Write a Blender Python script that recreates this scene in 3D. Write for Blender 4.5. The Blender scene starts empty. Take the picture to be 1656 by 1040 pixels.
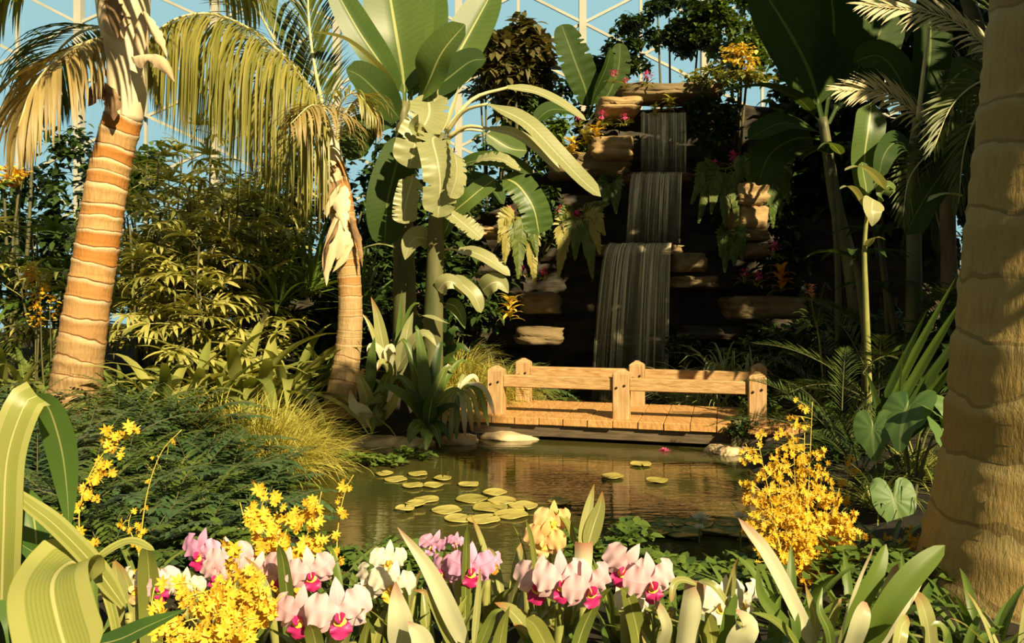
EXPOSURE, SKY_HI, SKY_LO, SUN_E = 0.12, .95, .60, 10.3
# Tropical glasshouse garden: palms, bananas, orchids, a pond, a timber footbridge and a waterfall.
import bpy, math, random
import numpy as np
from mathutils import noise, Vector

random.seed(11)
R = np.random.default_rng(11)
PI = math.pi
SC = bpy.context.scene
COL = SC.collection
F, HC, CX, HY = 1290.0, 1.6, 828.0, 470.0      # focal length in pixels, eye height, vanishing point of the view axis

def P(px, py, D):
    """The place that lies D metres in front of the camera in the direction of that pixel."""
    return np.array([(px-CX)*D/F, D, HC-(py-HY)*D/F])

# ------------------------------------------------------------------ terrain
POND = np.array([(-1.05,4.45),(0,4.2),(1.2,4.5),(1.75,5.4),(2.1,7.0),(2.25,7.9),(2.4,8.7),(2.1,10.4),(2.4,12.4),
                 (0.6,12.4),(0.35,10.5),(0.0,9.1),(-0.15,8.7),(-.9,8.45),(-1.9,8.4),(-2.35,7.7),(-2.0,6.9),(-1.65,6.0),(-1.35,5.2)])
def sdist(x, y):
    x = np.asarray(x, float); y = np.asarray(y, float)
    d = np.full(x.shape, 1e9); ins = np.zeros(x.shape, bool)
    n = len(POND)
    for i in range(n):
        ax, ay = POND[i]; bx, by = POND[(i+1) % n]
        ex, ey = bx-ax, by-ay
        t = np.clip(((x-ax)*ex+(y-ay)*ey)/(ex*ex+ey*ey), 0, 1)
        d = np.minimum(d, np.hypot(x-ax-t*ex, y-ay-t*ey))
        c = ((ay > y) != (by > y))
        xi = ax + (y-ay)*ex/(ey if abs(ey) > 1e-9 else 1e-9)
        ins ^= c & (x < xi)
    return np.where(ins, -d, d)
def sm(t):
    t = np.clip(t, 0, 1); return t*t*(3-2*t)
def hgt(x, y):
    d = sdist(x, y)
    return np.where(d < 0, -0.5*sm(-d/0.5)-0.02, -0.02 + 0.09*sm(d/0.12) + .30*sm(d/1.3) + np.clip((np.asarray(y)-8.5)*.1, 0, .5)*sm(d/1.0))
def gz(x, y): return float(hgt(np.array([x]), np.array([y]))[0])
def G(px, D):
    x = (px-CX)*D/F
    return (x, D, gz(x, D))

# ------------------------------------------------------------------ mesh building
class MB:
    def __init__(s): s.v, s.f, s.u, s.n = [], [], [], 0
    def add(s, V, Q, U=None):
        V = np.asarray(V, np.float32).reshape(-1, 3); Q = np.asarray(Q, np.int64).reshape(-1, 4)
        if U is None: U = np.zeros((len(V), 2), np.float32)
        s.v.append(V); s.f.append(Q+s.n); s.u.append(np.asarray(U, np.float32).reshape(-1, 2)); s.n += len(V)
    def mesh(s, name, org, smooth=True):
        V = np.concatenate(s.v)-np.asarray(org, np.float32); Q = np.concatenate(s.f); U = np.concatenate(s.u)
        me = bpy.data.meshes.new(name)
        me.vertices.add(len(V)); me.vertices.foreach_set('co', V.ravel())
        me.loops.add(Q.size); me.loops.foreach_set('vertex_index', Q.ravel().astype(np.int32))
        me.polygons.add(len(Q)); me.polygons.foreach_set('loop_start', np.arange(0, Q.size, 4, dtype=np.int32))
        me.polygons.foreach_set('loop_total', np.full(len(Q), 4, np.int32))
        me.polygons.foreach_set('use_smooth', np.full(len(Q), smooth))
        me.uv_layers.new(name='UVMap').data.foreach_set('uv', U[Q.ravel()].ravel())
        me.update(calc_edges=True); me.validate()
        return me

ORG, KIDS = {}, {}
def link(o, parent, org):
    COL.objects.link(o)
    ORG[o.name] = np.asarray(org, float)
    KIDS[o.name] = []
    if parent is not None:
        o.parent = parent; KIDS[parent.name].append(o)
    return o
def props(o, label=None, cat=None, group=None, kind=None):
    if label: o['label'] = label
    if cat: o['category'] = cat
    if group: o['group'] = group
    if kind: o['kind'] = kind
    return o
def thing(name, label, cat, loc, group=None):
    o = bpy.data.objects.new(name, None); o.location = loc; o.empty_display_size = .1
    link(o, None, loc)
    return props(o, label, cat, group)
def part(name, mb, mat, parent, label=None, smooth=True):
    org = ORG[parent.name]
    me = mb.mesh(name, org, smooth); me.materials.append(mat)
    o = bpy.data.objects.new(name, me); link(o, parent, org)
    return props(o, label)
def solo(name, mb, mat, loc, label=None, cat=None, group=None, kind=None, smooth=True):
    me = mb.mesh(name, loc, smooth); me.materials.append(mat)
    o = bpy.data.objects.new(name, me); o.location = loc; link(o, None, loc)
    return props(o, label, cat, group, kind)
def dup(o, loc=None, rz=0, sc=1, label=None, parent=None, rot=None):
    c = o.copy(); COL.objects.link(c); KIDS[c.name] = []; ORG[c.name] = ORG[o.name]
    if parent is not None: c.parent = parent; KIDS[parent.name].append(c)
    if loc is not None:
        c.location = loc; c.rotation_euler = rot if rot is not None else (0, 0, rz)
        c.scale = (sc, sc, sc) if not hasattr(sc, '__len__') else sc
    if label: c['label'] = label
    for k in KIDS[o.name]: dup(k, parent=c)
    return c

# profiles of half width along a blade, t in 0..1
def prof(kind, t):
    t = np.asarray(t, float)
    if kind == 'strap': w = np.minimum(1, .45+t*3)*np.sqrt(np.clip(1-np.clip((t-.55)/.45, 0, 1)**2.2, 0, 1))
    elif kind == 'lance': w = np.sin(PI*np.clip(t, 0, 1)**.75)**.8
    elif kind == 'grass': w = (1-t)**.55
    elif kind == 'ovate': w = np.sin(PI*np.clip(t, 0, 1)**.62)**.75
    elif kind == 'obov': w = np.sin(PI*np.clip(t, 0, 1)**1.7)**.6
    elif kind == 'banana':
        x = np.clip((t-.12)/.88, 0, 1); w = np.where(t < .12, .07, np.maximum(.07, (4*x*(1-x)).clip(0, 1)**.38))
    elif kind == 'blunt':
        x = np.clip((t-.04)/.96, 0, 1); w = np.where(t < .04, .1, np.minimum(1, .25+x*5)*np.sqrt(np.clip(1-np.clip((x-.86)/.14, 0, 1)**2, 0, 1)))
    elif kind == 'petal': w = np.minimum(1, .25+t*1.5)*np.sqrt(np.clip(1-np.clip((t-.6)/.4, 0, 1)**2, 0, 1))
    elif kind == 'even': w = np.ones_like(t)
    else: raise KeyError(kind)
    return np.maximum(w, .03)

def grid_quads(rows, cols):
    i, j = np.meshgrid(np.arange(rows-1), np.arange(cols-1), indexing='ij')
    a = (i*cols+j).ravel()
    return np.stack([a, a+1, a+cols+1, a+cols], 1)

def blades(mb, base, az, el, L, W, droop=.8, rows=5, cols=3, pr='lance', fold=.25, roll=0., dpow=1.4):
    """N leaf blades at once: each leaves its base at azimuth az and elevation el and bends down by droop along its length."""
    base = np.asarray(base, float).reshape(-1, 3); N = len(base)
    bc = lambda q: np.broadcast_to(np.asarray(q, float), (N,))
    az, el, L, W, droop, roll = map(bc, (az, el, L, W, droop, roll))
    t = np.linspace(0, 1, rows)
    e = np.maximum(el[:, None]-droop[:, None]*t[None]**dpow, np.minimum(el[:, None], -1.5))
    ca, sa = np.cos(az)[:, None], np.sin(az)[:, None]
    T = np.stack([np.cos(e)*ca, np.cos(e)*sa, np.sin(e)], -1)
    step = (T[:, 1:]+T[:, :-1])/2*(L/(rows-1))[:, None, None]
    C = base[:, None]+np.concatenate([np.zeros((N, 1, 3)), np.cumsum(step, 1)], 1)
    Wv = np.broadcast_to(np.stack([-sa, ca, 0*sa], -1), T.shape)
    Nn = np.stack([-np.sin(e)*ca, -np.sin(e)*sa, np.cos(e)], -1)
    cr, sr = np.cos(roll)[:, None, None], np.sin(roll)[:, None, None]
    Wv, Nn = Wv*cr+Nn*sr, Nn*cr-Wv*sr
    s = np.linspace(-1, 1, cols)
    w = W[:, None]*prof(pr, t)[None]
    V = C[:, :, None]+(s[None, None, :, None]*Wv[:, :, None]+np.abs(s)[None, None, :, None]*fold*Nn[:, :, None])*w[:, :, None, None]
    q = grid_quads(rows, cols)
    Q = (np.arange(N)*rows*cols)[:, None, None]+q[None]
    u = np.broadcast_to(np.stack(np.meshgrid((s+1)/2, t), -1).reshape(1, -1, 2), (N, rows*cols, 2))
    mb.add(V, Q, u)

def spline(pts, n):
    """Catmull-Rom through the control points, n+1 samples spaced evenly."""
    p = np.asarray(pts, float)
    if len(p) == 2: return p[0]+(p[1]-p[0])*np.linspace(0, 1, n+1)[:, None]
    q = np.vstack([2*p[0]-p[1], p, 2*p[-1]-p[-2]])
    out = []
    for i in range(len(p)-1):
        a, b, c, d = q[i:i+4]
        t = np.linspace(0, 1, 16, endpoint=False)[:, None]
        out.append(.5*(2*b+(c-a)*t+(2*a-5*b+4*c-d)*t*t+(3*b-a-3*c+d)*t**3))
    o = np.vstack(out+[p[-1:]])
    s = np.concatenate([[0], np.cumsum(np.linalg.norm(np.diff(o, axis=0), axis=1))])
    k = np.linspace(0, s[-1], n+1)
    return np.stack([np.interp(k, s, o[:, i]) for i in range(3)], 1)
def tang(C):
    T = np.gradient(C, axis=0); return T/np.maximum(np.linalg.norm(T, axis=1, keepdims=True), 1e-9)
def nrm(v): return v/np.maximum(np.linalg.norm(v, axis=-1, keepdims=True), 1e-9)

def blade(mb, pts, w, N=(0, 0, 1), pr='banana', n=16, m=3, fold=.2, wave=0., tear=0., ph=0., curl=0.):
    """One broad leaf along control points; N is the way its upper face looks."""
    C = spline(pts, n); T = tang(C); N = np.asarray(N, float)
    Wv = nrm(np.cross(T, np.broadcast_to(N, T.shape)))
    for i in range(1, len(Wv)):
        if np.dot(Wv[i], Wv[i-1]) < 0: Wv[i] = -Wv[i]
    Nn = np.cross(Wv, T)
    t = np.linspace(0, 1, n+1); s = np.linspace(-1, 1, 2*m+1)
    ww = w*prof(pr, t)[:, None]*np.ones_like(s)[None]
    if tear:
        k = (R.random((n+1, 2)) < tear)*R.uniform(.25, .6, (n+1, 2)); k[:2] = 0; k[-2:] = 0
        ww[:, 0] *= 1-k[:, 0]; ww[:, -1] *= 1-k[:, 1]
    a = np.abs(s)[None]
    up = fold*a-curl*a*a + wave*a**1.5*np.sin(t[:, None]*n*1.1+ph+(s[None] > 0)*1.7)
    V = C[:, None]+s[None, :, None]*ww[..., None]*Wv[:, None]+(up*ww)[..., None]*Nn[:, None]
    u = np.stack(np.meshgrid((s+1)/2, t), -1)
    mb.add(V, grid_quads(n+1, 2*m+1), u)

def tube(mb, pts, rad, n=8, sub=None, caps=True, v=None, raw=False, noise_amp=0.):
    C = np.asarray(pts, float) if raw else spline(pts, sub or max(2, (len(pts)-1)*4))
    k = len(C); rad = np.interp(np.linspace(0, 1, k), np.linspace(0, 1, len(np.atleast_1d(rad))), np.atleast_1d(rad))
    if v is None: v = np.concatenate([[0], np.cumsum(np.linalg.norm(np.diff(C, axis=0), axis=1))])
    T = tang(C)
    if caps:
        C = np.vstack([C[:1], C, C[-1:]]); rad = np.concatenate([[rad[0]*.02], rad, [rad[-1]*.02]]); T = np.vstack([T[:1], T, T[-1:]]); v = np.concatenate([v[:1], v, v[-1:]]); k += 2
    ref = np.array([0, 1., 0]) if abs(T[:, 1]).mean() < .8 else np.array([1., 0, 0])
    X = nrm(np.cross(T, ref)); Y = np.cross(T, X)
    a = np.linspace(0, 2*PI, n+1)
    rr = rad[:, None]*np.ones(n+1)[None]
    if noise_amp:
        z = R.normal(0, noise_amp, (k, n+1)); z[:, -1] = z[:, 0]; rr = rr*(1+z)
    V = C[:, None]+rr[..., None]*(np.cos(a)[None, :, None]*X[:, None]+np.sin(a)[None, :, None]*Y[:, None])
    u = np.stack(np.broadcast_arrays((a/(2*PI))[None], np.asarray(v)[:, None]), -1)
    mb.add(V, grid_quads(k, n+1), u)

def box(mb, c, ax, ay, az):
    c, ax, ay, az = (np.asarray(q, float) for q in (c, ax, ay, az))
    V = [c+sx*ax+sy*ay+sz*az for sz in (-1, 1) for sx, sy in ((-1, -1), (1, -1), (1, 1), (-1, 1))]
    mb.add(V, [(3, 2, 1, 0), (4, 5, 6, 7), (0, 1, 5, 4), (1, 2, 6, 5), (2, 3, 7, 6), (3, 0, 4, 7)])
def bbox(mb, c, ax, ay, az, b=.008):
    """Box with chamfered edges (24 corners)."""
    c, A = np.asarray(c, float), [np.asarray(q, float) for q in (ax, ay, az)]
    Ls = [np.linalg.norm(q) for q in A]; U = [q/l for q, l in zip(A, Ls)]
    V, idx = [], {}
    for sx in (-1, 1):
        for sy in (-1, 1):
            for sz in (-1, 1):
                for f in range(3):
                    s = (sx, sy, sz)
                    p = c.copy()
                    for i in range(3): p = p+U[i]*s[i]*(Ls[i] if i == f else Ls[i]-b)
                    idx[(s, f)] = len(V); V.append(p)
    Q = []
    g = lambda f, a, b_, sf: None
    for f in range(3):
        o = [i for i in range(3) if i != f]
        for sf in (-1, 1):
            def S(a, b_):
                s = [0, 0, 0]; s[f] = sf; s[o[0]] = a; s[o[1]] = b_; return idx[(tuple(s), f)]
            Q.append((S(-1, -1), S(1, -1), S(1, 1), S(-1, 1)))
    for e in range(3):
        f1, f2 = [i for i in range(3) if i != e]
        for a in (-1, 1):
            for b_ in (-1, 1):
                s0 = [0, 0, 0]; s0[f1] = a; s0[f2] = b_; s1 = list(s0); s0[e] = -1; s1[e] = 1
                Q.append((idx[(tuple(s0), f1)], idx[(tuple(s1), f1)], idx[(tuple(s1), f2)], idx[(tuple(s0), f2)]))
    for s in [(x, y, z) for x in (-1, 1) for y in (-1, 1) for z in (-1, 1)]:
        a, b_, c_ = idx[(s, 0)], idx[(s, 1)], idx[(s, 2)]
        V.append((V[a]+V[b_]+V[c_])/3); m = len(V)-1
        V.append((V[a]+V[b_])/2); Q.append((a, len(V)-1, b_, m)); V.append((V[b_]+V[c_])/2); V.append((V[c_]+V[a])/2)
        Q.append((b_, len(V)-2, c_, m)); Q.append((c_, len(V)-1, a, m))
    mb.add(V, Q)

def rock(mb, c, r, seed=0, amp=.25, strata=.0, n=9, sq=2.2):
    """A stone: superellipsoid of half sizes r, roughened."""
    c = np.asarray(c, float); r = np.asarray(r, float)
    th = np.linspace(0, PI, n); ph = np.linspace(0, 2*PI, 2*n+1)
    tt, pp = np.meshgrid(th, ph, indexing='ij')
    d = np.stack([np.sin(tt)*np.cos(pp), np.sin(tt)*np.sin(pp), np.cos(tt)], -1)
    q = (np.abs(d)**(sq*1.6)).sum(-1)**(-1/(sq*1.6))
    V = d*q[..., None]
    out = np.empty_like(V)
    for i in range(V.shape[0]):
        for j in range(V.shape[1]):
            p = V[i, j if j < 2*n else 0]
            k = 1+amp*noise.noise(Vector((p[0]*1.6+seed*3.1, p[1]*1.6, p[2]*1.6+seed)))+amp*.5*noise.noise(Vector((p[0]*4+seed, p[1]*4, p[2]*4)))
            if strata: k += strata*noise.noise(Vector((seed*7.7, 2., p[2]*5)))
            out[i, j] = p*k*r
    mb.add(c+out, grid_quads(n, 2*n+1))

def ellpts(n, c, r, clump=0, shell=.45):
    """n random places in an ellipsoid, gathered into clumps."""
    c, r = np.asarray(c, float), np.asarray(r, float)
    def ball(k, sh): 
        d = nrm(R.normal(size=(k, 3))); return d*(sh+(1-sh)*R.random((k, 1)))
    if not clump: return c+ball(n, shell)*r
    cc = ball(clump, shell)*r*.85
    return c+cc[R.integers(0, clump, n)]+ball(n, .1)*r*(1.35/clump**.5)

# ------------------------------------------------------------------ materials
def new_mat(name):
    m = bpy.data.materials.new(name); m.use_nodes = True
    nt = m.node_tree; nt.nodes.clear()
    return m, nt, nt.nodes.new('ShaderNodeOutputMaterial')
class NT:
    def __init__(s, nt): s.t = nt
    def n(s, typ, **kw):
        x = s.t.nodes.new('ShaderNode'+typ)
        for k, v in kw.items(): setattr(x, k, v)
        return x
    def set(s, sock, val):
        if hasattr(val, 'is_output') or isinstance(val, bpy.types.NodeSocket): s.t.links.new(val, sock)
        else: sock.default_value = val
    def math(s, op, a, b=None, c=None, clamp=False):
        x = s.n('Math', operation=op); x.use_clamp = clamp
        for i, q in enumerate((a, b, c)):
            if q is not None: s.set(x.inputs[i], q)
        return x.outputs[0]
    def mix(s, f, a, b, typ='MIX'):
        x = s.n('Mix', data_type='RGBA', blend_type=typ)
        s.set(x.inputs[0], f); s.set(x.inputs[6], a if not isinstance(a, tuple) else (*a, 1)[:4]); s.set(x.inputs[7], b if not isinstance(b, tuple) else (*b, 1)[:4])
        return x.outputs[2]
    def noise(s, scale, vec=None, detail=2, rough=.5):
        x = s.n('TexNoise'); x.inputs['Scale'].default_value = scale; x.inputs['Detail'].default_value = detail; x.inputs['Roughness'].default_value = rough
        if vec is not None: s.t.links.new(vec, x.inputs['Vector'])
        return x.outputs['Fac']
    def ramp(s, f, lo, hi):
        x = s.n('MapRange'); s.set(x.inputs['Value'], f); x.inputs['From Min'].default_value = lo; x.inputs['From Max'].default_value = hi
        return x.outputs['Result']

def leaf(name, c1, c2, rib=None, rough=.45, trans=.3, veins=0., spec=.35, tip=None, stripe=None, bump=.0, tcol=None):
    """Leaf surface: colour varies from blade to blade and plant to plant; a lighter midrib, side veins."""
    m, nt, out = new_mat(name); k = NT(nt)
    geo = k.n('NewGeometry'); oi = k.n('ObjectInfo'); tc = k.n('TexCoord')
    rnd = k.math('FRACT', k.math('ADD', geo.outputs['Random Per Island'], oi.outputs['Random']))
    nz = k.noise(2.5, tc.outputs['Object'], 2)
    f = k.math('ADD', k.math('MULTIPLY', rnd, .65), k.math('MULTIPLY', k.ramp(nz, .3, .7), .35))
    col = k.mix(f, c1, c2)
    if rib or veins or stripe or tip:
        sep = k.n('SeparateXYZ'); nt.links.new(tc.outputs['UV'], sep.inputs[0])
        au = k.math('ABSOLUTE', k.math('SUBTRACT', sep.outputs[0], .5))
        if name.startswith('big'): col = k.mix(k.math('MULTIPLY', k.ramp(k.math('SINE', k.math('MULTIPLY', sep.outputs[0], 130.)), .2, 1.), .35), col, tuple(q*.6 for q in c1))
        if stripe: col = k.mix(k.math('LESS_THAN', k.math('ABSOLUTE', k.math('SUBTRACT', au, .4)), .09), col, stripe)
        if veins:
            s = k.math('SINE', k.math('MULTIPLY', k.math('SUBTRACT', sep.outputs[1], k.math('MULTIPLY', au, .12)), veins*6.283))
            col = k.mix(k.math('MULTIPLY', k.ramp(s, .0, 1.), .16), col, tuple(q*.55 for q in c1))
        if rib:
            col = k.mix(k.math('LESS_THAN', au, k.math('MULTIPLY_ADD', sep.outputs[1], -.022, .036)), col, rib)
        if tip:
            col = k.mix(k.ramp(k.math('ADD', sep.outputs[1], k.math('MULTIPLY', nz, .2)), .85, 1.1), col, tip)
    p = k.n('BsdfPrincipled'); k.set(p.inputs['Base Color'], col); p.inputs['Roughness'].default_value = rough
    p.inputs['Specular IOR Level'].default_value = spec
    if trans:
        tr = k.n('BsdfTranslucent'); k.set(tr.inputs['Color'], k.mix(1., col, tcol or (1.25, 1.15, .55), 'MULTIPLY'))
        mx = k.n('MixShader'); mx.inputs[0].default_value = trans
        nt.links.new(p.outputs[0], mx.inputs[1]); nt.links.new(tr.outputs[0], mx.inputs[2]); nt.links.new(mx.outputs[0], out.inputs[0])
    else: nt.links.new(p.outputs[0], out.inputs[0])
    return m

def plain(name, c1, c2=None, rough=.6, scale=6, spec=.3, bump=0., bscale=40, stretch=None, detail=4, metal=0.):
    m, nt, out = new_mat(name); k = NT(nt)
    tc = k.n('TexCoord'); vec = tc.outputs['Object']
    if stretch:
        mp = k.n('Mapping'); mp.inputs['Scale'].default_value = stretch; nt.links.new(vec, mp.inputs[0]); vec = mp.outputs[0]
    p = k.n('BsdfPrincipled'); p.inputs['Roughness'].default_value = rough; p.inputs['Specular IOR Level'].default_value = spec; p.inputs['Metallic'].default_value = metal
    if c2: k.set(p.inputs['Base Color'], k.mix(k.ramp(k.noise(scale, vec, detail), .3, .7), c1, c2))
    else: p.inputs['Base Color'].default_value = (*c1, 1)
    if bump:
        b = k.n('Bump'); b.inputs['Strength'].default_value = bump; b.inputs['Distance'].default_value = .02
        k.set(b.inputs['Height'], k.noise(bscale, vec, 5)); nt.links.new(b.outputs[0], p.inputs['Normal'])
    nt.links.new(p.outputs[0], out.inputs[0])
    return m

def trunk_mat(name, scar, tones, old=None):
    """Palm trunk: UV v counts the leaf scars; each span between two scars has a tone of its own."""
    m, nt, out = new_mat(name); k = NT(nt)
    tc = k.n('TexCoord'); sep = k.n('SeparateXYZ'); nt.links.new(tc.outputs['UV'], sep.inputs[0])
    nz = k.noise(1.8, tc.outputs['Object'], 3)
    v = k.math('ADD', sep.outputs[1], k.math('MULTIPLY_ADD', nz, 1.5, -.75))
    wn = k.n('TexWhiteNoise', noise_dimensions='1D'); k.set(wn.inputs['W'], k.math('FLOOR', v))
    col = k.mix(k.ramp(wn.outputs['Value'], .35, .75), tones[0], tones[1])
    mp = k.n('Mapping'); mp.inputs['Scale'].default_value = (14, 14, 2.5); nt.links.new(tc.outputs['Object'], mp.inputs[0])
    nf = k.noise(3, mp.outputs[0], 5, .65)
    col = k.mix(k.ramp(nf, .45, .8), col, tones[2])
    fr = k.math('FRACT', v); age = 1.
    if old:
        # the oldest part near the ground is plain weathered bark with faint scars
        age = k.ramp(sep.outputs[1], old[0], old[1]); col = k.mix(age, k.mix(k.ramp(nf, .35, .7), old[2], old[3]), col)
        age = k.math('MULTIPLY_ADD', age, .75, .25)
    col = k.mix(k.math('MULTIPLY', k.math('MULTIPLY', k.ramp(fr, .74, .95), .95), age), col, scar)
    col = k.mix(k.math('LESS_THAN', fr, .07), col, tones[3])
    p = k.n('BsdfPrincipled'); k.set(p.inputs['Base Color'], col); p.inputs['Roughness'].default_value = .7; p.inputs['Specular IOR Level'].default_value = .15
    b = k.n('Bump'); b.inputs['Strength'].default_value = .5; b.inputs['Distance'].default_value = .02
    k.set(b.inputs['Height'], k.math('ADD', nf, k.math('MULTIPLY', fr, .8))); nt.links.new(b.outputs[0], p.inputs['Normal'])
    nt.links.new(p.outputs[0], out.inputs[0])
    return m

M = {}
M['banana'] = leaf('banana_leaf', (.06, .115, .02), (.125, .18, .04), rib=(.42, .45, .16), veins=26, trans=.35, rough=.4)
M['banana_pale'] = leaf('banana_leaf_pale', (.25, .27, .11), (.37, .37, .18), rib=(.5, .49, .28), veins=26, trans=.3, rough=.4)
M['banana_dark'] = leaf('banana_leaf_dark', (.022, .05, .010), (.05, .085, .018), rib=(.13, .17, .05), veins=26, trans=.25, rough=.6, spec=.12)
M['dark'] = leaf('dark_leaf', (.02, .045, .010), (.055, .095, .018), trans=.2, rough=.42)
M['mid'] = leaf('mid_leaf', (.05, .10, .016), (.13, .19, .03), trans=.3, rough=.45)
M['olive'] = leaf('olive_leaf', (.11, .15, .028), (.36, .36, .09), trans=.3, rough=.5)
M['yellowgreen'] = leaf('yellow_green_leaf', (.32, .32, .05), (.62, .55, .14), trans=.35, rough=.5)
M['blue'] = leaf('blue_green_leaf', (.025, .065, .022), (.085, .15, .05), trans=.25, rough=.38, spec=.5)
M['strap'] = leaf('strap_leaf', (.06, .11, .02), (.20, .24, .05), rib=(.3, .32, .1), trans=.3, rough=.35)
M['strap_lit'] = leaf('pale_strap_leaf', (.20, .22, .06), (.42, .42, .17), rib=(.5, .5, .25), trans=.3, rough=.35, tip=(.3, .14, .05))  # paler leaf colour with brown tips
M['silver'] = leaf('silvery_strap_leaf', (.30, .32, .16), (.62, .60, .42), trans=.2, rough=.45, tip=(.34, .16, .10))
M['orchid_leaf'] = leaf('orchid_leaf', (.06, .10, .018), (.26, .27, .06), rib=(.35, .36, .12), trans=.25, rough=.32)
M['bigleaf'] = leaf('big_ribbed_leaf', (.20, .235, .045), (.30, .315, .08), rib=(.48, .46, .18), trans=.3, rough=.4, veins=0, stripe=(.33, .34, .10))
M['bigleaf_dark'] = leaf('big_ribbed_leaf_green', (.04, .10, .02), (.09, .16, .03), rib=(.3, .32, .12), trans=.3, rough=.4)
M['varieg'] = leaf('variegated_leaf', (.12, .2, .04), (.24, .3, .08), stripe=(.65, .62, .38), trans=.25)
M['palm'] = leaf('palm_leaflet', (.12, .14, .022), (.36, .32, .075), trans=.35, rough=.42, spec=.5)
M['palm_dry'] = leaf('dry_palm_leaflet', (.17, .12, .035), (.38, .29, .10), trans=.25, rough=.5)
M['palm_pale'] = leaf('pale_palm_leaflet', (.42, .36, .18), (.68, .60, .36), trans=.3, rough=.5)  # pale leaflets brightened in colour to stand in for sun on shaded fronds
M['palm_dark'] = leaf('shaded_palm_leaflet', (.05, .075, .012), (.13, .15, .028), trans=.25, rough=.45)  # darker green leaflets
M['cycad'] = leaf('cycad_leaflet', (.03, .055, .012), (.08, .11, .022), trans=.15, rough=.35, spec=.5)
M['fern'] = leaf('fern_frond', (.07, .12, .02), (.18, .22, .045), trans=.35)
M['fern_pale'] = leaf('golden_fern_frond', (.28, .27, .06), (.45, .40, .13), trans=.35)
M['rhapis'] = leaf('lady_palm_leaf', (.15, .18, .03), (.52, .48, .14), trans=.3, rough=.4)
M['taro'] = leaf('elephant_ear_leaf', (.08, .16, .04), (.14, .23, .07), rib=(.2, .28, .1), trans=.35, rough=.5)
M['pad'] = leaf('lily_pad_leaf', (.28, .25, .05), (.48, .42, .12), trans=.1, rough=.25, spec=.5)
M['pad_green'] = leaf('green_lily_pad_leaf', (.07, .12, .03), (.14, .18, .05), trans=.1, rough=.25, spec=.5)
M['stem'] = plain('green_stem', (.16, .18, .04), (.28, .27, .08), scale=8)
M['stem_pale'] = plain('pale_petiole', (.42, .38, .16), (.58, .52, .28), scale=8, rough=.4)
M['stem_dark'] = plain('dark_stem', (.05, .055, .02), (.11, .10, .04), scale=8)
M['bark'] = plain('brown_bark', (.10, .07, .035), (.2, .15, .08), scale=6, rough=.85, bump=.6, bscale=18, stretch=(1, 1, .25))
M['pseudostem'] = plain('banana_stem', (.05, .06, .02), (.16, .15, .06), scale=5, stretch=(1, 1, .2), rough=.5)
M['sheath'] = plain('dried_palm_sheath', (.40, .27, .13), (.64, .50, .32), scale=5, rough=.75, stretch=(1, 1, .3), bump=.4, bscale=16)
M['husk'] = plain('brown_husk', (.10, .055, .025), (.30, .19, .09), scale=6, rough=.85, bump=.5, bscale=25)
M['crownshaft'] = plain('pale_crownshaft', (.56, .45, .26), (.70, .60, .40), scale=4, rough=.55, stretch=(1, 1, .3), bump=.15, bscale=12)
M['yellow'] = leaf('yellow_petal', (.66, .37, .018), (.80, .52, .06), trans=.25, rough=.5, spec=.2, tcol=(1, .9, .5))
M['amber'] = leaf('amber_petal', (.60, .33, .012), (.76, .48, .04), trans=.25, rough=.5, spec=.2, tcol=(1, .9, .5))
M['oncstem'] = plain('yellowish_flower_stem', (.42, .36, .06), (.6, .48, .10), scale=10)
M['magenta'] = leaf('magenta_lip', (.42, .015, .12), (.62, .04, .20), trans=.2, rough=.45, tcol=(1, .8, .8))
M['throat'] = leaf('yellow_throat', (.85, .45, .04), (.9, .6, .08), trans=.1, rough=.5)
M['pink'] = leaf('pale_pink_petal', (.66, .40, .45), (.78, .58, .58), rib=(.8, .5, .6), trans=.25, rough=.5, spec=.2, tcol=(1, .9, .9))
M['lilac'] = leaf('lilac_petal', (.60, .26, .50), (.76, .44, .62), rib=(.6, .25, .45), trans=.25, rough=.5, spec=.2, tcol=(1, .9, .95))
M['white'] = leaf('white_petal', (.70, .66, .52), (.80, .76, .64), trans=.25, rough=.5, spec=.2, tcol=(1, 1, .9))
M['peach'] = leaf('peach_petal', (.76, .42, .14), (.82, .56, .28), trans=.25, rough=.5, spec=.2, tcol=(1, .9, .6))
M['umbrella'] = leaf('umbrella_tree_leaf', (.05, .055, .014), (.17, .14, .04), trans=.25, rough=.45)
M['hotpink'] = leaf('hot_pink_flower', (.55, .05, .18), (.72, .14, .28), trans=.2, rough=.5, tcol=(1, .8, .8))
M['coral'] = leaf('coral_flower', (.75, .28, .16), (.85, .45, .3), trans=.2)
M['croton'] = leaf('croton_leaf', (.62, .42, .04), (.75, .58, .12), trans=.25)
M['croton_red'] = leaf('orange_croton_leaf', (.55, .16, .02), (.75, .42, .05), trans=.25)
# ------------------------------------------------------------------ camera, sky, sun
cd = bpy.data.cameras.new('camera'); cam = bpy.data.objects.new('camera', cd); COL.objects.link(cam)
cam.location = (0, 0, HC); cam.rotation_euler = (PI/2, 0, 0)
cd.sensor_width = 36; cd.lens = 36*F/1656; cd.shift_y = (HY-520)/1656; cd.clip_end = 200; cd.clip_start = .02
SC.camera = cam
SC.view_settings.view_transform = 'Standard'; SC.view_settings.look = 'None'; SC.view_settings.gamma = 1; SC.view_settings.exposure = EXPOSURE
SC.view_settings.use_curve_mapping = False
w = bpy.data.worlds.new('sky'); SC.world = w; w.use_nodes = True
k = NT(w.node_tree); bg = w.node_tree.nodes['Background']
tc = k.n('TexCoord'); sep = k.n('SeparateXYZ'); w.node_tree.links.new(tc.outputs['Generated'], sep.inputs[0])
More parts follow.
